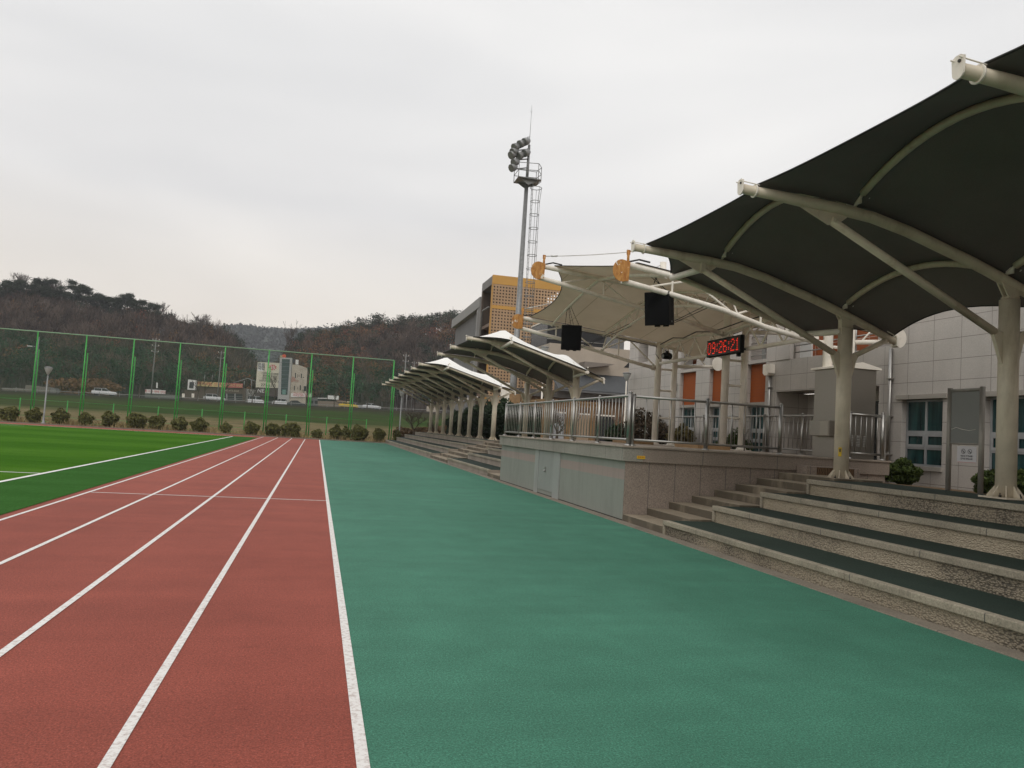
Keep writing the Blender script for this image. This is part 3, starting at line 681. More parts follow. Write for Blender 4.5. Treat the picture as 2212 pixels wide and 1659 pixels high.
# black gap strip and crumbled kerb at the foot of the front wall
MB().box(X0-.012, X0, Y0, Y1, .012, .028).build('foot_joint', m_dkjoint, st)

sb = thing('step_block', 'granite step block with brown wicker mat front at the top of the near stairs', 'step', (10.2, 14.0, 1.1))
MB().box(9.70, 10.95, 13.72, 14.07, 1.06, 1.275).build('block', m_granX, sb, bevel=.006)
def wicker():
    m, n, b = newmat('wicker_mat'); v = pos(n); w = n.nodes.new('ShaderNodeTexWave'); w.inputs['Scale'].default_value = 9; w.inputs['Distortion'].default_value = 6; w.inputs['Detail'].default_value = 1
    n.links.new(v, w.inputs['Vector']); n.links.new(mixc(n, w.outputs['Fac'], (.04, .022, .012), (.17, .10, .05)), b.inputs['Base Color']); b.inputs['Roughness'].default_value = .9; return m
MB().box(9.93, 10.8, 13.70, 13.718, 1.085, 1.26).build('mat', wicker(), sb)
sb = thing('planter_base', 'low brown timber block under the far left stage railing', 'block', (7.3, 15.2, ZT), 'low brown blocks on the stage')
MB().box(9.0, 9.75, 21.2, 22.6, ZT, ZT+.14).build('block', m_tan, sb)
sb = thing('planter_base', 'low brown timber block behind the railing gate posts on the stage', 'block', (9.2, 15.2, ZT), 'low brown blocks on the stage')
MB().box(9.3, 10.2, 17.6, 18.9, ZT, ZT+.15).build('block', m_tan, sb)

# ------------------------------------------------------------------ railings
def railing(label, pts_posts, zb, zt, nbal, end_big=(), low=.12, mid=True):
    """posts at the given points, joined in order; balusters between"""
    c = pts_posts[0]; t = thing('railing', label, 'railing', (c[0], c[1], zb), 'stainless railings on the stage')
    for i, p in enumerate(pts_posts):
        big = i in end_big; r = .042 if big else .034
        pb = MB().tube([(p[0], p[1], zb), (p[0], p[1], zt+(.06 if big else .04))], r, 14).lathe((p[0], p[1], zb), [(.075, 0), (.075, .012), (.05, .03), (r+.001, .035)], 14)
        pb.lathe((p[0], p[1], zt+(.06 if big else .04)), [(r, 0), (r+.004, .002), (r*.7, .02), (.005, .026)], 14)
        pb.build('post', m_inox, t)
    for zz, nm, r in ((zt, 'top_rail', .027), (zb+low, 'bottom_rail', .024)):
        MB().tube([(p[0], p[1], zz) for p in pts_posts], r, 12).build(nm, m_inox, t)
    if nbal:
        proto = None
        for a, b_ in zip(pts_posts, pts_posts[1:]):
            for k in range(1, nbal+1):
                f = k/(nbal+1); x, y = lerp(a[0], b_[0], f), lerp(a[1], b_[1], f)
                if proto is None:
                    proto = MB().tube([(c[0], c[1], zb+low), (c[0], c[1], zt)], .0105, 8).build('baluster', m_inox, t); proto.location = (x-c[0], y-c[1], 0)
                else:
                    q = proto.copy(); C.objects.link(q); q.parent = t; q.location = (x-c[0], y-c[1], 0)
    return t
railing('long stainless railing along the stage front edge above the small door', [(5.96, y) for y in (14.14, 15.83, 17.54, 19.25, 20.93, 22.58, 24.38)], ZT, 2.455, 8, (0,))
railing('stainless railing on the stage side nearest the camera above the yellow sticker', [(6.04, 14.14), (7.64, 14.14), (9.33, 14.14)], ZT, 2.445, 5, (1, 2))
railing('short stainless railing right of the steel cabinet at the stage corner', [(11.02, 14.16), (11.84, 14.16)], ZT, 2.42, 5, (1,))
railing('stainless railing along the rear edge of the stage behind the canopy columns', [(11.84, y) for y in (15.3, 17.0, 18.7, 20.4, 22.1, 24.38)], ZT, 2.45, 8, ())
# white bent handle hooks
for i, (y, lab) in enumerate([(19.9, 'curved steel hand hook standing behind the left part of the near railing'), (18.6, 'curved steel hand hook standing next to the middle post of the near railing')]):
    t = thing('hand_hook', lab, 'handrail', (11.2, y, ZT), 'curved steel hand hooks on the stage')
    MB().tube([(11.2, y, ZT), (11.2, y, ZT+.45)]+[(11.2+.0, y-.14*math.sin(a)-.0, ZT+.45+.14*(1-math.cos(a))) for a in (.4, .8, 1.2, 1.57)]+[(11.2, y-.24, ZT+.59)], .019, 8).build('hook', m_inox, t)

# ================================================================== SIDE CANOPIES
XC = 9.7
RIB = [(5.26, 5.02), (5.7, 5.005), (6.19, 4.975), (6.75, 4.945), (7.30, 4.895), (7.9, 4.77), (8.45, 4.61), (8.9, 4.485), (9.29, 4.36), (9.7, 4.22), (10.27, 4.02), (10.84, 3.80)]
def ribz(x): return interp(x, RIB)
AX = [(5.45, .06), (5.9, .17), (6.4, .36), (6.75, .52), (7.0, .66), (7.25, .53), (7.8, .34), (8.4, .27), (9.0, .32), (9.35, .42), (9.6, .54), (9.85, .40), (10.3, .20), (10.75, .08)]
def canopy(label, frames, ends):
    """frames: y of each frame; ends: +1 / -1 sides on which fabric and edge pipe run 1.3 m past the last frame"""
    t = thing('tensile_canopy', label, 'canopy', (XC, frames[0], 1.07), 'fabric canopies over the stands')
    for y in frames:
        MB().tube([(XC, y, 1.09), (XC, y, 3.97)], .135, 22).build('column', m_cream, t)
        mb = MB().box(XC-.24, XC+.24, y-.24, y+.24, 1.072, 1.095)
        for a in range(8):
            an = a*math.pi/4; dx, dy = math.cos(an), math.sin(an); nx, ny = -dy*.007, dx*.007
            p = [(.12, 1.095), (.235, 1.095), (.235, 1.115), (.13, 1.265)]
            vs = [(XC+dx*r+nx*s, y+dy*r+ny*s, z_) for s in (-1, 1) for r, z_ in p]
            mb.add(vs, [(0, 1, 2, 3), (7, 6, 5, 4), (0, 4, 5, 1), (1, 5, 6, 2), (2, 6, 7, 3), (3, 7, 4, 0)])
        mb.build('base_plate', m_cream, t)
        bt = MB()
        for a in range(4):
            an = a*math.pi/2+.39; bt.lathe((XC+.19*math.cos(an), y+.19*math.sin(an), 1.095), [(.02, 0), (.02, .03), (.008, .035), (.008, .06)], 6)
        bt.build('anchor_bolt', m_bolt, t)
        pts = [Vector((x, y, z_)) for x, z_ in RIB]
        MB().tube(pts, [.062, .070]+[.080]*8+[.073, .066], 14).build('rib', m_cream, t)
        # flat end plate at the tip with clamp rods
        ep = MB().prism([(y+.064*math.sin(a_*math.pi/8), 4.995-.064*math.cos(a_*math.pi/8)) for a_ in range(-4, 5)]+[(y+.072, 5.125), (y+.03, 5.15), (y-.03, 5.15), (y-.072, 5.125)], 'x', 5.235, 5.25)
        for s in (-.045, .045): ep.tube([(5.2, y+s, 5.115), (5.50, y+s, 5.09)], .008, 5)
        ep.tube([(5.44, y, ribz(5.44)), (5.46, y, ribz(5.46))], .088, 14); ep.tube([(5.225, y-.02, 5.09), (5.26, y-.02, 5.09)], .016, 8, 1); ep.build('end_plate', [m_creamw, m_bolt], t)
        cl = MB().prism([(10.80, 3.72), (10.80, 3.96), (10.86, 3.93), (10.87, 3.70)], 'y', y-.08, y+.08); cl.tube([(10.6, y-.05, 3.99), (10.9, y-.05, 3.87)], .012, 5); cl.tube([(10.6, y+.05, 3.99), (10.9, y+.05, 3.87)], .012, 5); cl.build('rear_clamp', m_creamw, t)
        # saddle between column and rib: two gusset plates and pin
        sa = MB().prism([(9.45, 4.31), (9.62, 4.02), (9.60, 3.93), (9.80, 3.93), (9.80, 4.02), (9.98, 4.12)], 'y', y-.05, y-.03).prism([(9.45, 4.31), (9.62, 4.02), (9.60, 3.93), (9.80, 3.93), (9.80, 4.02), (9.98, 4.12)], 'y', y+.03, y+.05)
        sa.tube([(9.64, y-.08, 4.0), (9.64, y+.08, 4.0)], .022, 8).tube([(9.78, y-.08, 4.0), (9.78, y+.08, 4.0)], .022, 8); sa.build('saddle', m_cream, t)
        # flared collar that takes the struts
        fl = MB()
        for s, dd in ((-1, .30), (1, .27)):
            fl.prism([(XC+s*.12, 2.98), (XC+s*.17, 3.1), (XC+s*dd*.85, 3.33), (XC+s*dd, 3.43), (XC+s*(dd+.02), 3.5), (XC+s*(dd-.04), 3.53), (XC+s*.12, 3.46)], 'y', y-.03, y+.03)
        fl.build('collar', m_cream, t)
        MB().tube([(9.44, y, 3.475), (6.64, y, 4.77)], .058, 12).build('strut', m_cream, t)
        MB().tube([(9.95, y, 3.475), (10.62, y, 3.82)], .05, 12).build('rear_strut', m_cream, t)
        gp = MB().prism([(6.10, 4.92), (6.60, 4.70), (6.74, 4.72), (6.95, 4.88)], 'y', y-.012, y+.012).tube([(6.66, y-.07, 4.76), (6.66, y+.07, 4.76)], .025, 8)
        gp.build('gusset', m_cream, t); MB().prism([(10.5, 3.86), (10.62, 3.76), (10.7, 3.80), (10.66, 3.88)], 'y', y-.012, y+.012).build('gusset', m_cream, t)
    for a, b_ in zip(frames, frames[1:]):
        for xa, dz, zz0, nm in ((7.0, .66, .16, 'front_arch'), (9.6, .52, .12, 'rear_arch')):
            zr = ribz(xa)+.06; pts = []
            for i in range(15):
                v_ = i/14; y = lerp(a+.18*(1 if b_ > a else -1), b_-.18*(1 if b_ > a else -1), v_)
                pts.append((xa, y, zr+zz0+(dz-zz0-.05)*4*v_*(1-v_)))
            MB().tube(pts, .052, 12).build(nm, m_cream, t)
            lg = MB()
            for p, q_ in ((pts[0], a), (pts[-1], b_)): lg.tube([p, (xa, q_, zr+.0)], .022, 8); lg.obox((p[0], (p[1]+q_)/2, (p[2]+zr)/2), (1, 0, 0), (0, 1, 0), (0, 0, 1), .012, .06, .045)
            lg.build('arch_lug', m_creamw, t)
    rows_t, rows_b = [], []
    def surf(v_, y, k=1.0, xf=None, xr=None, w=None):
        xf = 5.50+.30*4*v_*(1-v_)*1.0 if xf is None else xf; xr = 10.78-.28*4*v_*(1-v_) if xr is None else xr
        r = []
        xs_ = sorted(set([xf+(xr-xf)*i/34 for i in range(35)]))
        for x in xs_:
            xa = 5.45+(x-xf)/(xr-xf)*(10.75-5.45)
            arch = 4*v_*(1-v_); arch = arch**.85
            zz = ribz(x)+.10+(interp(x if k else xa, AX)*arch*k if k else 0)
            if w: zz += w(x)
            r.append((x, y, zz))
        return r
    allrows = []
    for a, b_ in zip(frames, frames[1:]):
        n_ = 14
        for i in range(n_+(1 if b_ == frames[-1] else 0)):
            v_ = i/n_; allrows.append(surf(v_, lerp(a, b_, v_)))
    dirn = 1 if frames[-1] > frames[0] else -1
    for side in ends:
        yf = frames[-1] if side == dirn else frames[0]; ye = yf+side*1.30; extra = []
        for i in range(1, 9):
            v_ = i/8; xf = 5.50+(6.62-5.50)*(v_**.55 if v_ < 1 else 1); xr = 10.78-(10.78-9.78)*(v_**.55)
            extra.append(surf(0, yf+side*1.30*v_, 0, xf, xr, lambda x, v_=v_: v_*(lerp(4.86, 3.99, (x-6.7)/3.0)+.07-ribz(x)-.10)))
        if side == dirn: allrows += extra
        else: allrows = extra[::-1]+allrows
        pf, pr = (6.74, ye-side*.10, 4.86), (9.66, ye-side*.10, 3.99)
        MB().tube([pf, pr], .055, 12).build('edge_pipe', m_cream, t)
        for (xa, za) in ((6.62, ribz(6.62)-.17), (9.62, 3.90)):
            zz = (pf if xa < 8 else pr)[2]-.06
            eb = MB().tube([(xa, yf, za), (xa+.06, ye+side*.06, zz+.07)], .062, 12)
            eb.lathe((xa+.06, ye+side*.05, zz+.12), [(.014, 0), (.014, .10), (.028, .11), (.028, .14), (.004, .15)], 8)
            eb.build('end_stub', m_creamw, t)
            MB().obox((xa, yf, za+.09), (1, 0, 0), (0, 1, 0), (0, 0, 1), .05, .055, .14).build('stub_lug', m_cream, t)
    fb = MB().grid(allrows, 0); fb.grid([[(x, y, z_+.012) for x, y, z_ in r] for r in allrows][::-1], 1)
    fo = fb.build('membrane', [m_fdark, m_fwhite], t)
    # hem ropes along the two long edges
    MB().tube([r[0] for r in allrows], .014, 6, caps=False).build('hem', m_wire, t); MB().tube([r[-1] for r in allrows], .014, 6, caps=False).build('hem', m_wire, t)
    return t
canopy('large near canopy of black membrane over the cobbled stand at upper right', [-1.75, 1.86, 5.47, 9.07, 12.68], (1,))
canopy('middle canopy with three columns just beyond the stage', [28.5, 32.1, 35.7], (-1,))
canopy('farthest and lowest looking canopy with a row of eight columns', [42.5+3.56*i for i in range(8)], (-1,))
wp = MB().prism([(XC-.05, 1.42), (XC+.03, 1.42), (XC+.03, 1.62), (XC-.05, 1.62)], 'y', 12.68-.142, 12.68-.13)
t_ = thing('warning_plate', 'small yellow warning plate on the second nearest canopy column', 'sign', (XC-.1, 12.55, 1.6))
MB().obox((XC-.105, 12.585, 1.60), (.75, -.66, 0), (.66, .75, 0), (0, 0, 1), .028, .004, .085).build('plate', m_yellow, t_)
MB().obox((XC-.109, 12.580, 1.63), (.75, -.66, 0), (.66, .75, 0), (0, 0, 1), .012, .004, .03).build('figure', m_ink, t_)

# ================================================================== STAGE CANOPY
sc = thing('stage_canopy', 'cream membrane roof on white lattice trusses with rusted end discs above the stage', 'canopy', (10.9, 19.15, ZT))
FR_ = dict(
    A=dict(y=23.25, cx=10.72, bot=[(5.90, 4.88), (7.34, 4.63), (8.06, 4.47), (9.7, 4.13), (10.62, 3.96)], top=[(5.92, 5.20), (6.96, 5.10), (7.92, 5.02), (9.3, 4.87), (10.72, 4.72)]),
    B=dict(y=19.15, cx=10.85, bot=[(5.33, 5.66), (6.12, 5.53), (7.08, 5.35), (8.34, 5.14), (9.43, 4.95), (10.75, 4.65)], top=[(5.36, 5.97), (6.14, 5.90), (7.1, 5.82), (7.88, 5.75), (9.3, 5.62), (10.85, 5.47)]),
    C=dict(y=15.0, cx=11.03, bot=[(5.99, 4.91), (7.18, 4.73), (8.35, 4.53), (9.41, 4.25), (10.95, 3.98)], top=[(6.0, 5.28), (7.13, 5.14), (8.2, 5.02), (9.5, 4.85), (11.03, 4.72)]))
MT = m_creamw
def web(mb, f, g, xs_, y, r=.024):
    """zigzag between the lower chord f(x) and the upper chord g(x)"""
    for i, (a, b_) in enumerate(zip(xs_, xs_[1:])):
        mb.tube([(a, y, f(a) if i % 2 == 0 else g(a)), (b_, y, g(b_) if i % 2 == 0 else f(b_))], r, 8, caps=False)
for k, F_ in FR_.items():
    y, cx = F_['y'], F_['cx']; zb_, zt_ = F_['bot'], F_['top']; rise = .75 if k == 'B' else 0
    MB().tube([(x, y, z_) for x, z_ in zb_], .058, 14).build('lower_chord', MT, sc)
    MB().tube([(x, y, z_) for x, z_ in zt_], .062, 14).build('upper_chord', MT, sc)
    f = lambda x: interp(x, zb_); g = lambda x: interp(x, zt_)
    wb = MB(); web(wb, f, g, [zb_[0][0]+.55+i*1.06 for i in range(5)], y)
    for x in (7.15, 9.3): wb.tube([(x, y, f(x)), (x, y, g(x))], .024, 8, caps=False)
    wb.build('web', MT, sc)
    # half round end plate, heavily rusted
    x0 = zb_[0][0]+.02; zc = (zb_[0][1]+zt_[0][1])/2; pl = [(x0+.10, zc-.19), (x0+.12, zc+.21)]
    for i in range(15):
        a = math.pi*.42+i*math.pi*1.12/14; pl.append((x0-.06+.20*math.cos(a), zc+.015+.235*math.sin(a)))
    MB().prism(pl, 'y', y-.085, y-.065).build('end_plate', m_rust, sc)
    tp = MB().tube([(x0+.10, y, zt_[0][1]), (x0+.10, y, zt_[0][1]+.27)], .03, 8).obox((x0+.10, y, zt_[0][1]+.25), (1, 0, 0), (0, 1, 0), (0, 0, 1), .035, .02, .05); tp.build('cable_post', m_rust, sc)
    # twin columns with rungs, the front one rising as a mast
    top = 7.50
    MB().tube([(cx, y, ZT), (cx, y, top)], .105, 18).build('column', MT, sc)
    MB().tube([(cx+.58, y, ZT), (cx+.58, y, zt_[-1][1]+.03)], .10, 18).build('column', MT, sc)
    if k != 'C': MB().box(cx-.2, cx+.2, y-.2, y+.2, ZT, ZT+.02).lathe((cx, y, ZT+.02), [(.16, 0), (.13, .05), (.106, .09)], 16).build('base_plate', MT, sc)
    if k != 'C': MB().box(cx+.40, cx+.78, y-.2, y+.2, ZT, ZT+.02).lathe((cx+.58, y, ZT+.02), [(.15, 0), (.12, .05), (.101, .09)], 16).build('base_plate', MT, sc)
    for zz in (2.35, 3.25, 3.95):
        MB().tube([(cx, y, zz), (cx+.58, y, zz)], .035, 10).build('rung', MT, sc)
    # rear cantilever and round end plate
    rz_ = zt_[-1][1]; rb = zb_[-1][1]+.12
    MB().tube([(cx+.58, y, rb), (12.72, y, rb+.10)], .055, 12).build('rear_lower_chord', MT, sc)
    MB().tube([(cx, y, rz_), (12.72, y, rb+.42)], .055, 12).build('rear_upper_chord', MT, sc)
    MB().tube([(cx+.85, y, rb+.02), (cx+1.3, y, rb+.5)], .022, 8).tube([(cx+1.3, y, rb+.5), (cx+1.75, y, rb+.08)], .022, 8).build('rear_web', MT, sc)
    MB().prism([(12.84+.21*math.cos(a*math.pi/12), rb+.2+.23*math.sin(a*math.pi/12)) for a in range(24)], 'y', y-.08, y-.06).build('rear_plate', MT, sc)
    # stay cable from mast to tip
    a, b_ = Vector((cx, y, top-.06)), Vector((x0+.12, y, zt_[0][1]+.27))
    pts = [a.lerp(b_, t/8)-Vector((0, 0, .14*4*(t/8)*(1-t/8))) for t in range(9)]
    wr = MB().tube(pts, .011, 6); wr.tube([pts[-1].lerp(pts[-2], .25), pts[-1].lerp(pts[-2], .5)], .022, 6); wr.build('stay_cable', m_steelw, sc)
    MB().tube([b_-Vector((0, 0, .22)), (x0+.35, y, zt_[0][1]+.12), (x0+.6, y, zt_[0][1]+.09)], .02, 6).build('strap', m_wire, sc)
    # bolted joint plates where the lower chord meets the column
    MB().tube([(cx-.22, y-.08, zb_[-1][1]+.03), (cx-.22, y+.08, zb_[-1][1]+.03)], .035, 10).box(cx-.26, cx-.1, y-.012, y+.012, zb_[-1][1]-.07, zb_[-1][1]+.10).build('joint', MT, sc)
def tz(x, y):
    if y >= 19.15: t = (y-19.15)/4.1; return lerp(interp(x, FR_['B']['top']), interp(x, FR_['A']['top']), t)
    t = (19.15-y)/4.15; return lerp(interp(x, FR_['B']['top']), interp(x, FR_['C']['top']), t)
YS = [15.0+.415*i for i in range(11)]; YA = [19.15+.41*i for i in range(1, 11)]
ys_ = [15.0+4.15*i/10 for i in range(11)]+YA
def curve(x, dz, lift=.0):
    out = []
    for y in ys_:
        v_ = (y-15)/4.15 if y <= 19.15 else (y-19.15)/4.1
        out.append((x, y, tz(x, y)-dz+lift*4*v_*(1-v_)))
    return out
MB().tube(curve(7.0, .05, .07), .042, 12).build('purlin', MT, sc)
tpc, btc = curve(8.75, .06, .04), curve(8.75, .52, .16)
MB().tube(tpc, .036, 10).build('purlin', MT, sc); MB().tube(btc, .036, 10).build('truss_lower_chord', MT, sc)
wb = MB()
for i in range(0, 20, 2):
    wb.tube([btc[i], tpc[i+1]], .02, 6, caps=False).tube([tpc[i+1], btc[i+2]], .02, 6, caps=False)
wb.build('truss_web', MT, sc)
for dx, zl, zu in ((10.86, 4.13, 4.68),):
    MB().tube([(dx-.12, 15.0, zl), (dx-.12, 23.25, zl)], .052, 12).build('eaves_lower_chord', MT, sc)
    for a, b_ in ((15.0, 19.15), (19.15, 23.25)):
        MB().tube([(dx-.1, lerp(a, b_, t/8), zu+.13*4*(t/8)*(1-t/8)-.02) for t in range(9)], .05, 12).build('eaves_upper_chord', MT, sc)
    wb = MB()
    for i in range(8):
        y = 15.3+i*1.0; wb.tube([(dx-.11, y, zl), (dx-.11, y+.5, zu+.02)], .026, 8, caps=False).tube([(dx-.11, y+.5, zu+.02), (dx-.11, y+1.0, zl)], .026, 8, caps=False)
    wb.build('eaves_web', MT, sc)
# membrane: scalloped between the frames, front and back
rows = []
for i, y in enumerate(ys_):
    v_ = (y-15)/4.15 if y <= 19.15 else (y-19.15)/4.1; bow = 4*v_*(1-v_)
    tipx = lerp(6.3, 5.75, v_) if y <= 19.15 else lerp(5.75, 6.25, v_)
    xf, xr = tipx+.55*bow, 12.35-.45*bow; r = []
    for j in range(25):
        x = lerp(xf, xr, j/24); xx = min(x, 10.8)
        zz = tz(xx, y)+.085-.055*bow*math.sin(j/24*math.pi)
        if x > 10.8: zz -= (x-10.8)*.30
        if j < 5: zz += .03*(5-j)*bow*.5
        r.append((x, y, zz))
    rows.append(r)
fb = MB().grid(rows, 0); fb.build('membrane', [m_fcream], sc)
MB().tube([r[0] for r in rows], .013, 6, caps=False).build('hem', m_wire, sc); MB().tube([r[-1] for r in rows], .013, 6, caps=False).build('hem', m_wire, sc)
for k in 'AC':
    F_ = FR_[k]; MB().tube([(x, F_['y']+(.05 if k == 'A' else -.05), interp(x, F_['top'])+.075) for x in (6.3, 7.2, 8.2, 9.3, 10.6)], .014, 6).build('hem', m_wire, sc)

# wiring
def wire(label, pts, r=.012, grp='black wiring on the stage canopy'):
    o = MB().tube(pts, r, 6).build('cable', m_wire); tag(o, label, 'cable', grp); return o
wire('black wiring sagging along the far truss to the column head', [(7.3, 23.2, 5.02), (8.0, 23.17, 4.93), (9.0, 23.17, 4.86), (10.0, 23.17, 4.74), (10.55, 23.1, 4.66), (10.5, 23.0, 4.4), (10.6, 22.95, 4.25)])
wire('black wiring waving along the eaves truss above the clock', [(10.6, 22.9, 4.72), (10.6, 22.0, 4.84), (10.6, 21.3, 4.76), (10.6, 20.5, 4.86), (10.6, 19.6, 4.76), (10.6, 19.0, 4.78), (10.62, 18.0, 4.86), (10.62, 17.0, 4.88), (10.62, 16.0, 4.80)], .016)
wire('short black wire loop beside the far column head', [(10.72, 23.0, 4.6), (10.9, 22.95, 4.5), (10.95, 22.9, 4.2), (10.8, 22.9, 4.1)])

# ------------------------------------------------------------------ loudspeakers
def speaker(label, c, rz, tilt, hangs):
    t = thing('loudspeaker', label, 'loudspeaker', c, 'black loudspeakers hung from the stage canopy')
    m3 = Matrix.Rotation(rz, 3, 'Z') @ Matrix.Rotation(tilt, 3, 'X')      # local -Y is the grille
    T_ = lambda p: tuple(Vector(c)+m3 @ Vector(p))
    w, d, h = .285, .26, .36
    def hex_(mb, pts, z0, z1, mi=0):
        n_ = len(pts); vs = [T_((x, y, z0)) for x, y in pts]+[T_((x, y, z1)) for x, y in pts]
        mb.add(vs, [(i, (i+1) % n_, n_+(i+1) % n_, n_+i) for i in range(n_)]+[tuple(range(n_))[::-1], tuple(range(n_, 2*n_))], mi)
    bd = MB(); hex_(bd, [(-w, -d), (w, -d), (w, 0), (w*.62, d), (-w*.62, d), (-w, 0)], -h, h); bd.build('cabinet', m_speak, t, bevel=.008)
    gr = MB(); hex_(gr, [(-w+.02, -d-.012), (w-.02, -d-.012), (w-.02, -d+.002), (-w+.02, -d+.002)], -h+.02, h-.02); gr.build('grille', m_grille, t)
    for s in (-.1, .1):
        br = MB(); hex_(br, [(s-.05, -.05), (s+.05, -.05), (s+.05, .05), (s-.05, .05)], -h-.03, -h+.005); br.build('bracket', m_speak, t, bevel=.004)
    bp = MB(); hex_(bp, [(w-.001, -.14), (w+.004, -.14), (w+.004, -.11), (w-.001, -.11)], -h+.06, -h+.10); bp.build('badge', m_galv, t)
    for hx, hy, tx, ty, tz_ in hangs:
        a = Vector(T_((hx, hy, h))); b_ = Vector((tx, ty, tz_)); ch = MB()
        n_ = max(3, int((b_-a).length/.05))
        for i in range(n_):
            p, q_ = a.lerp(b_, i/n_), a.lerp(b_, (i+.75)/n_); ch.tube([p, q_], .011 if i % 2 else .006, 5)
        ch.build('chain', m_wire, t)
c1 = P(1429, 667, 15.35); c2 = P(1235, 729, 21.25)
speaker('larger looking black loudspeaker hung at the near end of the cream roof', tuple(c1), R(-48), R(9), [(-.2, -.1, 7.0, c1.y+.15, 5.2), (.2, -.1, 7.0, c1.y+.55, 5.3), (0, .15, 7.0, c1.y+.3, 5.28), (.1, .1, 7.0, c1.y+.42, 5.3)])
speaker('black loudspeaker hung farther away at the left of the cream roof', tuple(c2), R(-22), R(9), [(-.2, -.1, 7.0, c2.y+.5, 5.42), (-.05, .1, 7.0, c2.y+.42, 5.43), (.03, .1, 7.0, c2.y+.36, 5.43), (.2, -.1, 7.0, c2.y+.25, 5.45)])
for i, (cc, lab) in enumerate(((c1, 'pair of black tie wires running back from the nearer loudspeaker'), (c2, 'pair of black tie wires running back from the farther loudspeaker'))):
    t = thing('tie_wire', lab, 'wire', (cc.x+.2, cc.y, cc.z-.2), 'tie wires of the loudspeakers')
    MB().tube([(cc.x+.2, cc.y-.05, cc.z-.3), (8.75, cc.y-.1, 5.0)], .008, 5).build('wire', m_wire, t); MB().tube([(cc.x+.2, cc.y-.12, cc.z-.33), (8.75, cc.y-.3, 4.92)], .008, 5).build('wire', m_wire, t)
t = thing('stage_light', 'small black moving head lamp under the eaves truss left of the clock', 'stage light', (10.7, 21.6, 4.10))
q = P(1441, 769, 21.9)
MB().tube([(q.x, q.y, q.z+.16), (q.x, q.y, q.z+.02)], .05, 10).build('yoke', m_speak, t)
MB().tube([(q.x-.16, q.y-.05, q.z-.02), (q.x-.06, q.y-.02, q.z+.0), (q.x+.12, q.y+.02, q.z)], [.085, .11, .10], 14).build('head', m_speak, t)
MB().tube([(q.x-.165, q.y-.052, q.z-.02), (q.x-.172, q.y-.054, q.z-.02)], .06, 12).build('lens', m_galv, t)

# ------------------------------------------------------------------ clock
ck = thing('led_clock', 'black digital clock showing the time in red dots on the eaves truss', 'clock', (10.47, 18.6, 4.0))
MB().box(10.44, 10.55, 17.72, 19.50, 4.0, 4.47).build('housing', m_speak, ck, bevel=.006)
MB().box(10.434, 10.442, 17.75, 19.47, 4.03, 4.44).build('display', flat('black_display', (.008, .006, .006), .35), ck)
MB().obox((10.5, 17.9, 3.96), (1, 0, 0), (0, 1, 0), (0, 0, 1), .04, .05, .045).build('sensor', m_speak, ck)
for yy in (17.9, 19.3): MB().box(10.55, 10.72, yy-.02, yy+.02, 4.1, 4.14).build('bracket', m_speak, ck)
DIG = {'0': '01110 10001 10001 10001 10001 10001 01110', '9': '01110 10001 10001 01111 00001 00001 01110', '2': '01110 10001 00001 00110 01000 10000 11111', '6': '01110 10000 10000 11110 10001 10001 01110', '1': '00100 01100 00100 00100 00100 00100 01110', ':': '000 010 010 000 010 010 000'}
pit, vp = .0385, .0485; cols_ = sum(len(DIG[c].split()[0])+1 for c in '09:26:21')-1; x_ = 0; db = MB()
for ch in '09:26:21':
    rows_ = DIG[ch].split()
    for r_, rw in enumerate(rows_):
        for c_i, b1 in enumerate(rw):
            if b1 == '1':
                yy = 18.61+(cols_/2-(x_+c_i)-.5)*pit; zz = 4.235+(3-r_)*vp; db.box(10.428, 10.435, yy-.012, yy+.012, zz-.014, zz+.014)
    x_ += len(rows_[0])+1
db.build('digits', m_led, ck)

# ------------------------------------------------------------------ steel cabinet
cb = thing('steel_cabinet', 'tall brushed steel equipment cabinet with sloped lid on the stage', 'cabinet', (11.4, 14.75, ZT))
MB().box(10.90, 11.74, 14.28, 15.25, ZT+.002, 3.42).build('body', m_inox2, cb, bevel=.004)
MB().prism([(10.83, 3.42), (11.81, 3.42), (11.81, 3.46), (11.32, 3.56), (10.83, 3.46)], 'y', 14.20, 15.32).build('lid', m_creamw, cb)
for k in range(3):
    lv = MB()
    for i in range(7): lv.obox((11.15+k*.17, 14.272, 1.75+i*.035), (1, 0, 0), (0, 1, -.6), (0, .6, 1), .045, .003, .011)
    lv.build('louvre', m_inox, cb)
eb = thing('junction_box', 'small grey electrical box fixed to the left face of the steel cabinet', 'box', (10.95, 14.75, 2.0))
MB().box(10.76, 10.898, 14.50, 15.20, 1.93, 2.27).build('body', m_inox2, eb, bevel=.006); MB().box(10.748, 10.76, 14.52, 14.80, 1.95, 2.25).build('door', flat('beige_door', (.33, .30, .25), .5), eb)

# ------------------------------------------------------------------ notice board
nb = thing('notice_board', 'blank steel notice board on two posts by the school wall', 'notice board', (10.45, 10.57, 1.03)); m_nbp = M('dull_post', (.30, .28, .25), .5, .3)
for yy in (10.24, 10.90): MB().tube([(10.45, yy, .98), (10.45, yy, 2.80)], .042, 14).build('post', m_nbp, nb)
MB().tube([(10.45, 10.24, 2.755), (10.45, 10.90, 2.755)], .03, 10).build('top_bar', m_nbp, nb); MB().tube([(10.45, 10.24, 1.86), (10.45, 10.90, 1.86)], .018, 8).build('bottom_bar', m_nbp, nb)
MB().box(10.44, 10.46, 10.28, 10.86, 1.87, 2.73).build('panel', flat('grey_board', (.20, .205, .195), .45), nb)
MB().tube([(10.437, 10.84, 2.10), (10.436, 10.74, 2.13), (10.436, 10.62, 2.10), (10.437, 10.48, 2.08), (10.437, 10.35, 2.10)], .004, 5).build('torn_edge', m_creamw, nb)
pn = thing('paper_notice', 'white laminated notice with two round symbols under the steel board', 'notice', (10.44, 10.5, 1.69))
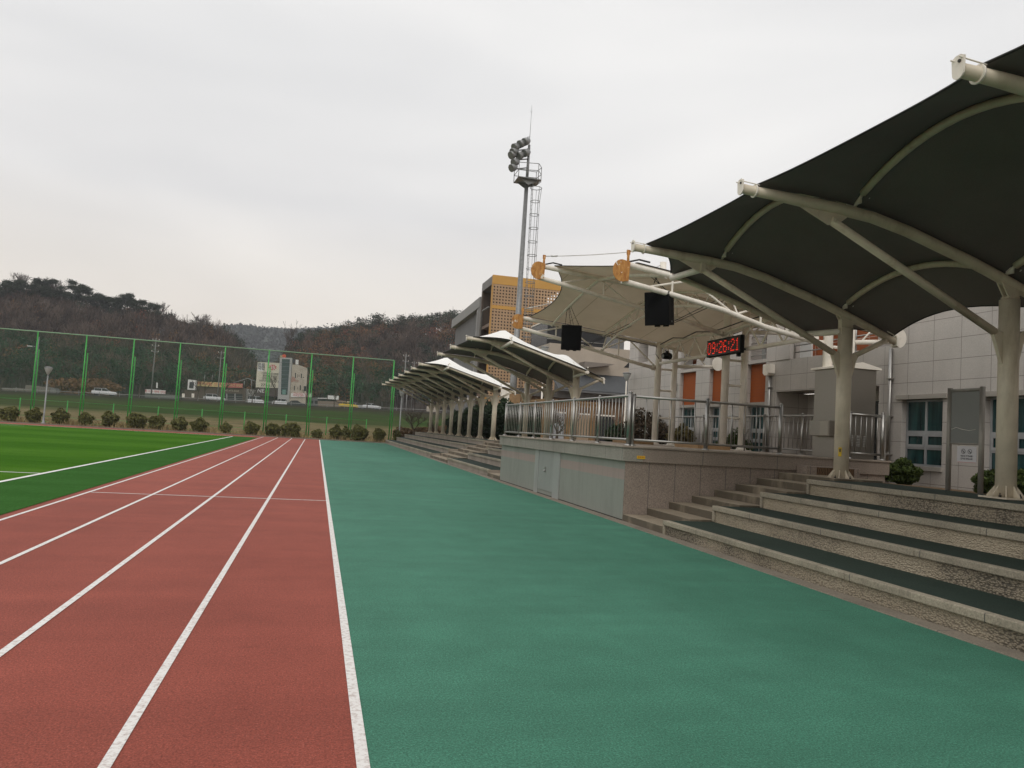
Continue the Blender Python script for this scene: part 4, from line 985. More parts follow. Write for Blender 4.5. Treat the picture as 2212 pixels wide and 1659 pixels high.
MB().box(10.425, 10.430, 10.31, 10.70, 1.55, 1.82).build('sheet', m_paper, pn)
for yy in (10.57, 10.44):
    rg = MB(); rg.tube([(10.423, yy+.038*math.cos(a*math.pi/8), 1.735+.038*math.sin(a*math.pi/8)) for a in range(17)], .0035, 5); rg.tube([(10.422, yy-.02, 1.71), (10.422, yy+.015, 1.75)], .006, 5); rg.build('symbol', m_ink, pn)
text('이용시 주의사항', .036, (10.4235, 10.505, 1.655), (0, -1, 0), (0, 0, 1), m_ink, pn); text('음식물 반입금지', .036, (10.4235, 10.505, 1.61), (0, -1, 0), (0, 0, 1), m_ink, pn)
MB().box(10.423, 10.425, 10.32, 10.69, 1.553, 1.558).build('red_line', m_inkred, pn)

# ================================================================== SCHOOL BUILDING
sch = thing('school_building', 'pale granite school building with orange panels and teal glazed windows behind the stage', 'building', (14, 15, .9))
XF = 13.3
def wall_holes(mb, x0, x1, y0, y1, z0, z1, holes):
    ys2_ = sorted(set([y0, y1]+[h for q_ in holes for h in q_[:2]])); zs2 = sorted(set([z0, z1]+[h for q_ in holes for h in q_[2:]]))
    for a, b_ in zip(ys2_, ys2_[1:]):
        run = None
        for c, d in zip(zs2, zs2[1:]):
            cy, cz = (a+b_)/2, (c+d)/2
            solid = not any(h[0] < cy < h[1] and h[2] < cz < h[3] for h in holes)
            if solid: run = [run[0] if run else c, d]
            if (not solid or d == zs2[-1]) and run: mb.box(x0, x1, a, b_, run[0], run[1]); run = None
    return mb
wins = [(14.07, 15.29, 1.39, 2.91), (11.74, 12.96, 1.39, 2.91), (9.41, 10.63, 1.39, 2.91), (7.08, 8.30, 1.39, 2.91)]
wall_holes(MB(), XF, XF+.35, -8, 15.75, .4, 6.9, wins).build('wall', m_facade, sch)
MB().box(XF+.35, 22, -8, 15.75, .4, 6.85).build('rear_block', m_facX, sch)
MB().box(XF-.05, XF+.45, -8, 15.75, 6.9, 7.0).build('parapet_cap', m_parap, sch)
def window(y0, y1, z0, z1, rows_=((0, .25), (.31, .46), (.53, 1)), dx=.13, lintel=True):
    w = MB(); x0, x1 = XF+dx, XF+dx+.05; fr = .045
    w.box(x0, x1, y0, y0+fr, z0, z1).box(x0, x1, y1-fr, y1, z0, z1).box(x0, x1, y0+fr, y1-fr, z1-fr, z1).box(x0, x1, y0+fr, y1-fr, z0, z0+fr)
    ym = (y0+y1)/2; w.box(x0-.004, x1, ym-.03, ym+.03, z0+fr, z1-fr)
    H = z1-z0
    for (a, b_), (c, d) in zip(rows_, rows_[1:]): w.box(x0-.002, x1, y0+fr, ym-.03, z0+b_*H, z0+c*H).box(x0-.002, x1, ym+.03, y1-fr, z0+b_*H, z0+c*H)
    if len(rows_) == 3:                                       # thicker sashes of the middle awning panes
        a, b_ = rows_[1]
        for p, q_ in ((y0+fr, ym-.03), (ym+.03, y1-fr)):
            w.box(x0-.014, x0-.003, p, p+.05, z0+(a-.03)*H, z0+(b_+.03)*H).box(x0-.014, x0-.003, q_-.05, q_, z0+(a-.03)*H, z0+(b_+.03)*H)
            w.box(x0-.014, x0-.003, p+.05, q_-.05, z0+(a-.03)*H, z0+a*H+.02).box(x0-.014, x0-.003, p+.05, q_-.05, z0+b_*H-.02, z0+(b_+.03)*H)
    wo = w.build('window', m_frame, sch)
    MB().box(x0+.02, x0+.026, y0+fr, y1-fr, z0+fr, z1-fr).build('glass', m_glass, wo)
    if lintel:
        MB().box(XF-.07, XF+.13, y0-.16, y1+.14, z1, z1+.11).build('lintel', m_parap, wo, bevel=.006)
        MB().box(XF-.05, XF+.13, y0-.04, y1+.05, z0-.10, z0).build('sill', m_parap, wo, bevel=.006)
for w in wins: window(*w)
# entrance recess with parapet over it
mb = MB().box(XF, XF+.3, 15.75, 20.9, 3.28, 4.22).box(XF, XF+.3, 15.75, 16.07, .4, 3.28).box(XF, XF+.3, 20.44, 20.9, .4, 3.28); mb.build('porch_wall', m_facade, sch)
MB().box(XF+1.1, XF+1.3, 15.75, 20.9, .4, 3.28).build('recess_wall', m_facade, sch); MB().box(XF+.3, XF+1.1, 15.75, 20.9, 3.30, 3.5).build('recess_soffit', m_parap, sch)
MB().box(XF+1.06, XF+1.10, 16.2, 17.5, .95, 3.0).build('entrance_door', m_blkglass, sch)
MB().box(XF+.3, XF+1.1, 20.45, 20.9, .4, 3.28).build('recess_cheek', m_facX, sch); MB().box(XF+.3, XF+5, 15.75, 20.9, 3.6, 3.75).build('terrace_slab', m_parap, sch)
MB().box(XF-.02, XF+.32, 19.80, 20.88, 4.222, 5.12).build('terrace_pier', m_facade, sch)
def rails(y0, y1, z0, n_, dz=.20):
    r = MB()
    for i in range(n_): r.tube([(XF+.12, y0, z0+i*dz), (XF+.12, y1, z0+i*dz)], .019, 8)
    ps = MB(); k = max(2, int((y1-y0)/1.3)+1)
    for i in range(k): r.tube([(XF+.12, lerp(y0+.04, y1-.04, i/(k-1)), z0-.22), (XF+.12, lerp(y0+.04, y1-.04, i/(k-1)), z0+(n_-1)*dz)], .022, 8)
    r.build('balcony_rail', m_inox, sch)
rails(15.75, 19.8, 4.42, 4)
MB().box(XF+2.2, XF+2.4, 15.75, 21.0, 3.75, 7.2).build('upper_wall', m_orange2, sch)
MB().box(XF+2.17, XF+2.2, 18.3, 18.8, 3.75, 7.2).build('upper_pilaster', m_facade, sch)
w = MB().box(XF+2.14, XF+2.2, 16.8, 18.0, 4.2, 5.6); w.build('upper_window', m_glass, sch)
# left wing: bays of orange panels over tall windows, open balconies above
bays = [(25.57, 26.82), (23.60, 24.55), (21.04, 22.10)]
h_ = []
for a, b_ in bays: h_ += [(a, b_, 1.35, 4.22), (a, b_, 4.34, 7.0)]
wall_holes(MB(), XF, XF+.5, 20.9, 31.9, .4, 7.3, h_+[(27.9, 28.9, 4.9, 6.3), (29.9, 30.9, 4.9, 6.3)]).build('wing_wall', m_facade, sch)
MB().box(XF+.5, 22, 31.6, 31.9, .4, 7.3).build('end_wall', m_facX, sch); MB().box(XF-.06, 22, 20.9, 31.96, 7.3, 7.42).build('wing_cap', m_parap, sch)
for a, b_ in bays:
    MB().box(XF+.14, XF+.2, a, b_, 3.0, 4.22).build('orange_panel', m_orange, sch)
    MB().box(XF+.05, XF+.3, a, b_, 2.90, 2.998).build('panel_sill', m_parap, sch)
    window(a, b_, 1.35, 2.90, dx=.2, lintel=False)
    MB().box(XF+.1, XF+.5, a, b_, 4.221, 4.34).build('balcony_floor', m_parap, sch)
    r = MB()
    for i in range(5): r.tube([(XF+.12, a, 4.50+i*.2), (XF+.12, b_, 4.50+i*.2)], .018, 8)
    r.build('balcony_rail', m_inox, sch)
MB().box(XF+1.7, XF+1.9, 20.9, 31.6, 4.2, 7.3).build('upper_wall', m_orange2, sch)
for a, b_ in bays: MB().box(XF+1.64, XF+1.7, a+.1, b_-.05, 4.5, 6.2).build('upper_window', m_pwhite, sch)
MB().box(XF+.5, XF+4, 20.9, 31.6, 4.0, 4.2).build('upper_floor', m_parap, sch)
for y, z1_ in ((15.62, 4.15), (20.70, 3.9)):
    d = MB().tube([(XF-.07, y, .95), (XF-.07, y, z1_)], .045, 12).build('drain_pipe', m_inox, sch)
    cl = MB()
    for zz in (1.6, 2.5, 3.4): cl.box(XF-.13, XF-.001, y-.06, y+.06, zz, zz+.03)
    cl.build('clip', m_inox, d)
MB().prism([(20.55, 4.12), (20.55, 3.85), (20.62, 3.78), (20.78, 3.78), (20.86, 3.85), (20.86, 4.12)], 'x', XF-.22, XF-.002).build('rain_head', m_creamw, sch)
MB().box(XF-.09, XF-.002, 27.05, 27.17, 3.55, 3.85).build('wall_lamp', m_grey, sch)

# ------------------------------------------------------------------ shrubs by the wall and on the stage side
def shrub(label, c, rad, nq, size, mat, seed, grp=None, cat='shrub', name='shrub', stems=True):
    t = thing(name, label, cat, c, grp); q = random.Random(seed)
    if stems:
        sb_ = MB()
        for i in range(9):
            a = q.uniform(0, 6.28); r = q.uniform(.3, .8); sb_.tube([(c[0]+q.uniform(-.06, .06), c[1]+q.uniform(-.06, .06), c[2]-.05), (c[0]+math.cos(a)*rad[0]*r*.5, c[1]+math.sin(a)*rad[1]*r*.5, c[2]+rad[2]*.6), (c[0]+math.cos(a)*rad[0]*r, c[1]+math.sin(a)*rad[1]*r, c[2]+rad[2]*1.3)], [.016, .011, .006], 4)
        sb_.build('stems', m_bark, t)
    leaf_obj('foliage', (c[0], c[1], c[2]+rad[2]*1.08), rad, nq, size, mat, t, seed); return t
G1 = 'clipped shrubs along the school wall'
shrub('rounded green shrub at the foot of the drain pipe right of the stage', (12.6, 14.45, .96), (.40, .42, .25), 4200, .035, m_greenl, 1, G1)
shrub('green shrub between the notice board and the nearest column', (12.3, 11.75, .97), (.36, .34, .21), 4200, .034, m_greenl, 2, G1)
shrub('green shrub at the right edge behind the nearest column', (12.05, 10.7, .98), (.40, .45, .22), 4200, .034, m_greenl, 3, G1)
G2 = 'dark bushes behind the stage railing'
shrub('dark reddish bush left of the twin columns by the end of the school wall', (12.6, 28.3, .95), (.75, 1.3, .85), 4500, .06, leafmat('reddish_leaves', (.030, .022, .014), (.085, .060, .038), 7), 4, G2)
shrub('dark bush filling the corner below the slim lamp post behind the railing', (12.6, 31.3, .95), (.33, .6, .6), 2500, .06, m_hedge, 5, G2)
shrub('small yellowish bush seen between the left twin columns', (12.75, 25.4, .95), (.42, .5, .6), 2600, .05, leafmat('yellow_leaves', (.06, .05, .02), (.16, .13, .05), 8), 6, G2)
shrub('low green plant showing under the railing between the middle twin columns', (12.6, 21.5, 1.0), (.45, .6, .48), 2600, .045, m_greenl, 7, G2)

# ================================================================== GYM, LOW WING, FLOODLIGHT
gy = thing('gym_building', 'gray gymnasium with ochre perforated screen tower behind the floodlight mast', 'building', (20, 80, .9))
TX, TY = 16.75, 78.0
MB().box(TX+.1, TX+7.4, TY, TY+.12, 1.0, 14.35).box(TX+.1, TX+7.4, TY, TY+.12, 14.72, 16.95).build('perforated_screen', m_perf, gy)
MB().box(TX+.1, TX+7.4, TY-.03, TY+.13, 14.352, 14.718).build('ochre_band', m_yel, gy)
MB().box(TX, TX+7.5, TY-.02, TY+.35, 16.952, 17.9).build('ochre_fascia', m_yel, gy)
MB().box(TX, TX+7.5, TY+.352, TY+5.4, 16.95, 17.85).build('roof_fascia', m_grey, gy)
MB().box(TX, TX+.35, TY+5.0, TY+5.4, .9, 16.95).box(TX+.3, TX+7.4, TY+5.0, TY+5.3, .9, 16.9).build('inner_wall', flat('brown_inner_wall', (.085, .06, .042)), gy)
MB().box(TX+.02, TX+.12, TY+.1, TY+.5, .9, 16.95).build('screen_post', m_yel, gy)
MB().box(TX+.14, TX+5.6, TY+.9, TY+1.0, .9, 16.94).box(TX+5.6, TX+7.4, TY+.9, TY+1.0, .9, 13.2).build('shade_backing', flat('hole_shade_brown', (.045, .032, .024)), gy)  # added dark sheet, stands in for the shade seen through the holes
for zz in (5.2, 8.9, 12.6): MB().box(TX+.12, TX+7.4, TY+1.01, TY+4.98, zz, zz+.35).build('landing', flat('landing_brown', (.16, .105, .07)), gy)
MB().box(TX, TX+2.0, TY+5.41, TY+7, .9, 16.3).build('corner_pier', m_grey, gy)
MB().prism([(TY+6.0, 16.5), (102.5, 16.2), (102.5, 15.1), (TY+6.0, 15.35)], 'x', TX-.05, TX+18).build('roof_edge', M('pale_grey_panel', (.27, .27, .265), .6, var=.05, vs=.5), gy)
MB().box(TX+.5, TX+18, TY+7.2, 102.2, .9, 15.3).build('side_wall', stone('grey_ribbed_wall', (.17, .17, .172), 'Y', .45, 0, width=.03, jc=(.12, .12, .12), speck=.04, dirt=.1), gy)
MB().box(TX, TX+.6, TY+6.99, TY+7.6, .9, 15.2).build('wall_end_trim', M('trim_panel', (.28, .28, .275), .6), gy)
MB().tube([(TX-.05, TY+4.4, 8.5), (TX-.05, TY+4.4, 14.2), (TX-.05, TY+4.0, 14.6), (TX-.05, TY+.9, 14.6)], .09, 8).build('pipe', m_galv, gy)
lw = thing('gym_wing', 'low sand coloured wing with dark seamed roof and timber lower wall behind the stage', 'building', (23, 62, .9))
MB().box(18.0, 34, 60.0, 70, 6.78, 9.05).build('sand_wall', m_sand, lw)
MB().box(18.0, 23.2, 61, 66, 9.06, 11.0).build('clerestory', m_blkglass, lw); MB().box(17.95, 23.25, 60.9, 66, 11.0, 11.12).build('clerestory_cap', m_creamw, lw)
MB().tube([(18, 60.95, 9.5), (23.2, 60.95, 9.5)], .04, 6).build('rail', m_inox, lw)
MB().prism([(20.6, 7.63), (23.2, 7.60), (22.9, 7.50), (20.6, 7.1)], 'y', 58.6, 60.0).build('wedge_canopy', flat('brown_grey_canopy', (.19, .165, .145)), lw)
MB().prism([(24.55, 7.55), (25.4, 8.45), (25.4, 7.55)], 'y', 59.97, 59.995).build('slit_window', m_blkglass, lw)
MB().add([(18.0, 57.0, 5.2), (34, 57.0, 5.25), (34, 60, 6.76), (18.0, 60, 6.76), (18.0, 57.0, 5.1), (34, 57.0, 5.15), (34, 60, 6.66), (18.0, 60, 6.66)], [(0, 1, 2, 3), (7, 6, 5, 4), (0, 4, 5, 1), (0, 3, 7, 4), (1, 5, 6, 2)]).build('seam_roof', m_metalroof, lw)
MB().box(15.0, 34, 57.6, 60, 4.5, 5.05).build('shadow_band', m_greyd, lw)  # dark box coloured as the shadow band under the roof edge
MB().box(14.8, 34, 58.2, 60, .9, 4.5).build('timber_wall', m_wood, lw)
MB().box(14.0, 15.5, 56.6, 58.1, 3.6, 4.5).build('timber_canopy', m_tan, lw)
for k, (a, b_, mt) in enumerate([(16.4, 17.3, m_blkglass), (17.5, 19.0, flat('pale_curtain', (.34, .35, .37))), (19.4, 21.4, flat('beige_board', (.30, .22, .15))), (21.7, 23.2, m_blkglass)]):
    wf = MB().box(a, b_, 58.12, 58.19, 1.2, 3.3).build('window', mt, lw); MB().box(a-.06, b_+.06, 58.09, 58.118, 3.3, 3.42).build('frame', m_creamw, wf)
pg = thing('pergola', 'tan timber pergola behind the stage front railing', 'pergola', (13, 38, .95))
for x in (11.3, 12.6, 13.9): MB().box(x-.09, x+.09, 37.9, 38.1, .93, 3.1).build('post', m_tan, pg)
MB().box(11.1, 14.2, 37.92, 38.02, 3.1, 3.28).build('beam', m_tan, pg); MB().box(11.1, 14.2, 41.9, 42.0, 3.1, 3.28).build('beam', m_tan, pg)
mb = MB()
for i in range(10): mb.box(11.2+i*.31, 11.26+i*.31, 37.6, 42.3, 3.282, 3.40)
mb.build('slats', m_tan, pg)
for i in (1, 2): MB().box(9.4+i*1.6, 10.7+i*1.6, 39.5, 39.9, 1.30, 1.36).box(9.5+i*1.6, 9.6+i*1.6, 39.6, 39.8, .93, 1.3).box(10.5+i*1.6, 10.6+i*1.6, 39.6, 39.8, .93, 1.3).build('bench', m_tan, pg)

fl = thing('floodlight_mast', 'tall galvanised floodlight mast with caged ladder and nine lamps', 'floodlight', (14.35, 57, .9))
MX = 14.35
MB().tube([(MX, 57, .9), (MX+.02, 57, 9.0), (MX+.05, 57, 9.02), (MX+.1, 57, 21)], [.30, .245, .225, .15], 18).build('pole', m_galv, fl)
MB().tube([(MX+.1, 57, 21), (MX+.12, 57, 24.0)], [.12, .10], 12).build('head_pole', m_galv, fl)
MB().tube([(MX+.12, 57, 24.0), (MX+.14, 57, 27.2)], [.022, .012], 6).tube([(MX+.02, 57, 26.75), (MX+.14, 57, 26.6), (MX+.26, 57, 26.75)], .012, 5).build('lightning_rod', m_galv, fl)
pf = MB(); zf = 21.1
pf.box(MX-.75, MX+1.05, 56.2, 57.8, zf, zf+.05)
pf.build('platform', m_galv, fl)
rl = MB()
cr_ = [(MX-.78, 56.2), (MX+.7, 55.9), (MX+1.15, 56.7), (MX+1.05, 57.8), (MX-.75, 57.8)]
for i, p in enumerate(cr_):
    q_ = cr_[(i+1) % 5]; rl.tube([(*p, zf), (*p, zf+1.15)], .028, 6)
    for zz in (zf+.02, zf+.6, zf+1.15): rl.tube([(*p, zz), (*q_, zz)], .026, 6)
rl.build('guard_rail', m_galv, fl)
for sy in (56.5, 57.5): MB().prism([(MX-.6, zf-.002), (MX+.95, zf-.002), (MX+.1, zf-.42)], 'y', sy-.02, sy+.02).build('platform_bracket', m_galv, fl)
ld = MB(); lx = MX+.52
for s in (-.2, .2): ld.tube([(lx+.05, 56.75+s, 2.2), (lx-.02, 56.75+s, 21.1)], .022, 6)
for i in range(62): ld.tube([(lx+.02, 56.55, 2.4+i*.3), (lx+.02, 56.95, 2.4+i*.3)], .014, 4)
ld.build('ladder', m_galv, fl)
cg = MB(); n_ = 16
for i in range(n_+1):
    zz = 3.6+i*17.0/n_; rr = .36 if i < n_ else .46; cxx = lx+.28
    cg.tube([(cxx+rr*math.cos(a*math.pi/8), 56.75+rr*math.sin(a*math.pi/8), zz) for a in range(17)], .026, 5, caps=False)
for a in (-1.2, -.6, 0, .6, 1.2): cg.tube([(lx+.28+.36*math.cos(a), 56.75+.36*math.sin(a), 3.6), (lx+.28+.36*math.cos(a), 56.75+.36*math.sin(a), 19.5), (lx+.28+.46*math.cos(a), 56.75+.46*math.sin(a), 20.6)], .014, 5)
cg.build('ladder_cage', m_galv, fl)
arm = MB()
for zz, x0 in ((23.7, -1.0), (22.9, -1.25), (22.2, -1.2)): arm.tube([(MX+.12, 57, zz), (MX+x0, 56.9, zz-.35)], .05, 8)
arm.build('cross_arm', m_galv, fl)
for (zx, zy) in [(285, 305), (250, 322), (210, 345), (198, 380), (186, 403), (286, 388), (242, 408), (206, 458), (190, 497)]:
    px_, py_ = (1950/1.8517+zx*.2931, 400/1.8517+zy*.2931); c = P(px_, py_, 56.7); d = Vector((-.80, -.36, -.50)).normalized()
    lm = MB().tube([c-d*.40, c-d*.34, c-d*.16, c+d*.02, c+d*.24], [.06, .16, .27, .30, .31], 14); lm.tube([c-d*.1+Vector((0, 0, .3)), c-d*.1+Vector((.25, .1, .42))], .03, 5)
    lo = lm.build('lamp', m_galv, fl); MB().tube([c+d*.241, c+d*.25], [.28, .28], 14).build('lens', flat('lamp_glass', (.16, .17, .16), .25), lo)
MB().box(MX-.95, MX-.35, 56.6, 56.9, 3.3, 5.3).build('control_box', m_creamw, fl)

# ------------------------------------------------------------------ lamp posts
def lamppost(label, x, y, z0, z1, s=1.0, mat=None):
    t = thing('lamp_post', label, 'street lamp', (x, y, z0), 'park lamps with upturned bowl heads'); mt = mat or m_galv
    MB().lathe((x, y, z0), [(.17*s, 0), (.16*s, .06*s), (.09*s, .12*s), (.075*s, .5*s), (.06*s, .55*s), (.05*s, z1-z0-.6*s)], 12).build('pole', mt, t)
    MB().lathe((x, y, z1-.62*s), [(.05*s, 0), (.10*s, .05*s), (.13*s, .12*s), (.19*s, .24*s), (.26*s, .42*s), (.27*s, .50*s)], 16).build('bowl', flat('milky_bowl', (.36, .37, .36), .3), t)
    MB().lathe((x, y, z1-.118*s), [(.30*s, 0), (.31*s, .04*s), (.2*s, .09*s), (.02*s, .115*s)], 16).build('lid', m_galv, t)
lamppost('park lamp post at the far left in front of the green fence', -20.35, 66.3, .03, 4.45, 1.0)
lamppost('park lamp post under the tip of the farthest canopy', 7.4, 71.0, .05, 4.80, 1.0)
lamppost('slim white lamp post at the left end of the school wall', 12.93, 31.2, .95, 4.50, .62, m_creamw)
lamppost('lamp post rising in front of the ochre tower behind the middle canopy', 16.1, 55, .95, 8.15, 1.05, m_creamw)

# ================================================================== GREEN FENCE
fe = thing('net_fence', 'tall green chain link fence with doubled posts behind the shrubs', 'fence', (-20, 69, .1))
FY = 69.0
for k in range(19):
    x = 6.30-3.56*k
    MB().tube([(x, FY, -.1), (x, FY, 7.32)], .050, 8).build('post', m_fence, fe)
    sp_ = MB().tube([(x+.20, FY+.05, -.1), (x+.17, FY+.05, 5.9)], .045, 8)
    for zz in (1.2, 2.5, 3.8, 5.1): sp_.box(x, x+.2, FY+.0, FY+.07, zz, zz+.05)
    sp_.build('stiffener', m_fence, fe)
MB().tube([(6.3, FY, 7.32), (6.3-3.56*18, FY, 7.32)], .045, 8).build('top_rail', flat('pale_green_rail', (.22, .36, .22)), fe)
MB().tube([(6.3, FY, .15), (6.3-3.56*18, FY, .15)], .03, 6).build('bottom_rail', m_fence, fe)
MB().box(6.3-3.56*18, 6.3, FY-.004, FY+.004, .15, 7.3).build('netting', m_net, fe)
lf = thing('low_fence', 'low green fence of thin posts beyond the tall net fence', 'fence', (-20, 73, .1))
for k in range(1, 22): MB().tube([(8.1-3.6*k, 73, -.1), (8.1-3.6*k, 73, 1.95)], .045, 7).build('post', m_fence, lf)
for zz in (.5, 1.85): MB().tube([(4.5, 73, zz), (8.1-3.6*21, 73, zz)], .012, 5).build('wire', m_fence, lf)

# ------------------------------------------------------------------ row of shrubs at the fence
SH = [(0, 78, 1345, 140, 115), (0, 280, 1362, 122, 108), (0, 500, 1372, 138, 115), (0, 705, 1392, 125, 100), (0, 900, 1395, 130, 118), (0, 1130, 1408, 160, 118), (0, 1302, 1420, 130, 115), (0, 1490, 1437, 130, 105), (0, 1655, 1452, 145, 105), (0, 1870, 1467, 105, 88),
      (1, 30, 1250, 105, 95), (1, 250, 1262, 150, 120), (1, 465, 1270, 150, 115), (1, 645, 1275, 200, 140), (1, 905, 1312, 115, 85), (1, 1090, 1290, 130, 135), (1, 1180, 1290, 110, 130), (1, 1310, 1292, 190, 150), (1, 1505, 1320, 130, 130), (1, 1685, 1325, 80, 130)]
SH = [s for i, s in enumerate(SH) if i != 10]
LAB = ['at the left edge of the photo', 'just left of the park lamp post', 'just right of the park lamp post', 'thin and see through, fourth of the row', 'dense and upright, fifth of the row', 'widest of the left half of the row', 'seventh of the row, dense and round', 'eighth of the row, leaning right with bare stems', 'ninth of the row, broad and irregular', 'small pale and sparse, tenth of the row',
       'in front of the turf corner', 'left one of a touching pair behind the lane ends', 'large right one of a touching pair behind the lane ends', 'smallest, low and scrubby, behind the last lane', 'left half of a close pair behind the green apron', 'right half of a close pair behind the green apron', 'large and dark behind the middle of the green apron', 'round and dark nearest the stands', 'thin and dark beside the right lamp post']
for i, (r_, cx, cy, w, h) in enumerate(SH):
    k_ = .26039 if r_ == 0 else .21972
    px_ = (0 if r_ == 0 else 486.0)+cx*k_; py_ = (540.05 if r_ == 0 else 648.05)+(cy+h*.52)*k_
    y = 68.0; p = P(px_, py_, y); mpp = 68*.97/FPX
    rx, rz_ = w*k_*mpp*.48, h*k_*mpp*.52
    mt = m_shrub if i not in (9, 3) else m_shrub
    shrub('olive shrub '+LAB[i] if i != 18 else 'olive bush '+LAB[i], (p.x, y, .07), (rx*.86, rx*.8, rz_*.86), int(2600*(.45 if i in (3, 9, 13) else 1)*(w/140)**1.3), .10, mt, 100+i, 'shrubs along the fence')
# dry tufts under and between them
q = np.random.RandomState(5); n_ = 26000
bx, by = q.uniform(-62, 13, n_), 67.6+q.rand(n_)**1.5*9; hh = q.uniform(.12, .5, n_)*(.5+.5*np.sin(bx*.9)**2)
a = q.uniform(0, 6.28, n_); dx, dy = np.cos(a)*.035, np.sin(a)*.035; lx_, ly_ = q.normal(0, .10, n_), q.normal(0, .10, n_)
z0 = np.full(n_, .0)
V_ = np.stack([np.c_[bx-dx, by-dy, z0], np.c_[bx+dx, by+dy, z0], np.c_[bx+dx*.3+lx_, by+dy*.3+ly_, z0+hh], np.c_[bx-dx*.3+lx_, by-dy*.3+ly_, z0+hh]], 1).reshape(-1, 3)
me = quads_mesh('dry_grass', V_, [m_dry]); o = bpy.data.objects.new('dry_grass', me); C.objects.link(o); struct(o, 'stuff'); o['label'] = 'dry straw coloured grass under the shrub row'; o['category'] = 'grass'

m_brush = leafmat('dry_brush', (.085, .055, .032), (.20, .135, .075), 4)
for i, (x, y, rx_, rz3, lab) in enumerate([(8.2, 75.0, .9, .5, 'brown dry brush at the foot of the right lamp post'), (10.2, 74.6, 1.2, .6, 'brown dry brush under the ornamental tree'), (12.6, 74.0, 1.4, .8, 'tall brown dry brush behind the end of the far stand')]):
    shrub(lab, (x, y, .3), (rx_, .8, rz3), 2600, .10, m_brush, 180+i, 'dry brush at the end of the stands', 'brush', 'dry_brush')
# hedge and small trees behind the farthest canopy
for i, (x, y, s, lab) in enumerate([(12.6, 47, 1.0, 'dark evergreen hedge bush behind the nearest of the eight columns'), (12.4, 52, 1.05, 'dark evergreen hedge bush behind the second and third far columns'), (12.6, 57.5, 1.0, 'dark evergreen hedge bush behind the middle of the eight columns'), (12.5, 63, .95, 'dark evergreen hedge bush behind the far end of the eight columns'), (12.3, 68, .8, 'last and smallest dark hedge bush behind the eight columns')]):
    shrub(lab, (x, y, .9), (1.4*s, 2.6*s, 1.25*s), 5000, .13, m_hedge, 200+i, 'dark hedge behind the far canopy', 'hedge', 'hedge_bush')
for i, (x, y, h, sd_, lab) in enumerate([(8.9, 73.5, 4.6, 5, 'dark spreading ornamental tree without leaves at the end of the far stand'), (10.9, 74, 4.2, 9, 'small leafless tree behind the end of the far stand'), (14.8, 50, 4.6, 12, 'slim bare tree behind the nearest far column'), (13.9, 44, 4.2, 15, 'bare whitish sapling behind the gap between the two far canopies')]):
    bare_tree('small_tree', lab, (x, y, .3 if y > 70 else .9), h, .10, 300+i, 'small bare trees around the far stands', m_bark, m_bark if i < 2 else m_barkl, spread=.8 if i < 2 else .6, depth=5, first=.22, n=5, lean=(.15, 0), rdec=.64, ratio=.74)
t_ = P(1150+0*1, 0, 60)
for i, (px_, y, h, lab, bk) in enumerate([(1346, 46, 6.2, 'reddish bare conical tree left of the school wall under the cream roof', M('reddish_twigs', (.19, .125, .10), .9)), (1235, 50, 5.2, 'whitish many stemmed bare tree behind the middle canopy columns', m_barkl), (1205, 44, 3.6, 'small leafless tree right of the control box of the mast', m_bark)]):
    pxx = {0: 1346, 1: 1235, 2: 1205}[i]; p = P(pxx, 930, y)
    bare_tree('bare_tree', lab, (p.x, y, .9), h, .09, 320+i, None, bk, bk, spread=.45 if i == 1 else .75, depth=5, first=.22, n=5, up_=.15)

# ================================================================== BEYOND THE FENCE
# guard rail of the road
gr_ = thing('guard_rail', 'long pale guard rail along the near side of the raised road', 'guard rail', (0, 183, 4.6))
mb = MB()
for i in range(0, 100):
    x0, x1 = -150+i*2.6, -150+(i+1)*2.6
    for dz in (.52,): mb.add([(x0, 183.0, roadz(x0)+dz), (x1, 183.0, roadz(x1)+dz), (x1, 183.0, roadz(x1)+dz+.12), (x0, 183.0, roadz(x0)+dz+.12), (x0, 183.06, roadz(x0)+dz), (x1, 183.06, roadz(x1)+dz), (x1, 183.06, roadz(x1)+dz+.12), (x0, 183.06, roadz(x0)+dz+.12)], [(0, 1, 2, 3), (3, 2, 6, 7), (4, 7, 6, 5), (0, 4, 5, 1)])
mb.build('rail', flat('pale_rail', (.26, .26, .25), .6), gr_)
pr_ = MB().box(-150, -149.9, 183.06, 183.14, roadz(-150)-.1, roadz(-150)+.95).build('post', m_galv, gr_)
for i in range(1, 65):
    c_o = pr_.copy(); C.objects.link(c_o); c_o.parent = gr_; c_o.location = (i*4, 0, roadz(-150+i*4)-roadz(-150))
mb = MB()
for i in range(0, 100):
    x0, x1 = -150+i*2.6, -150+(i+1)*2.6; mb.add([(x0, 183.3, roadz(x0)-.6), (x1, 183.3, roadz(x1)-.6), (x1, 183.3, roadz(x1)+.22), (x0, 183.3, roadz(x0)+.22), (x0, 183.6, roadz(x0)+.22), (x1, 183.6, roadz(x1)+.22)], [(0, 1, 2, 3), (3, 2, 5, 4)])
struct(mb.build('road_kerb', flat('road_kerb_grey', (.075, .072, .066), .9)))

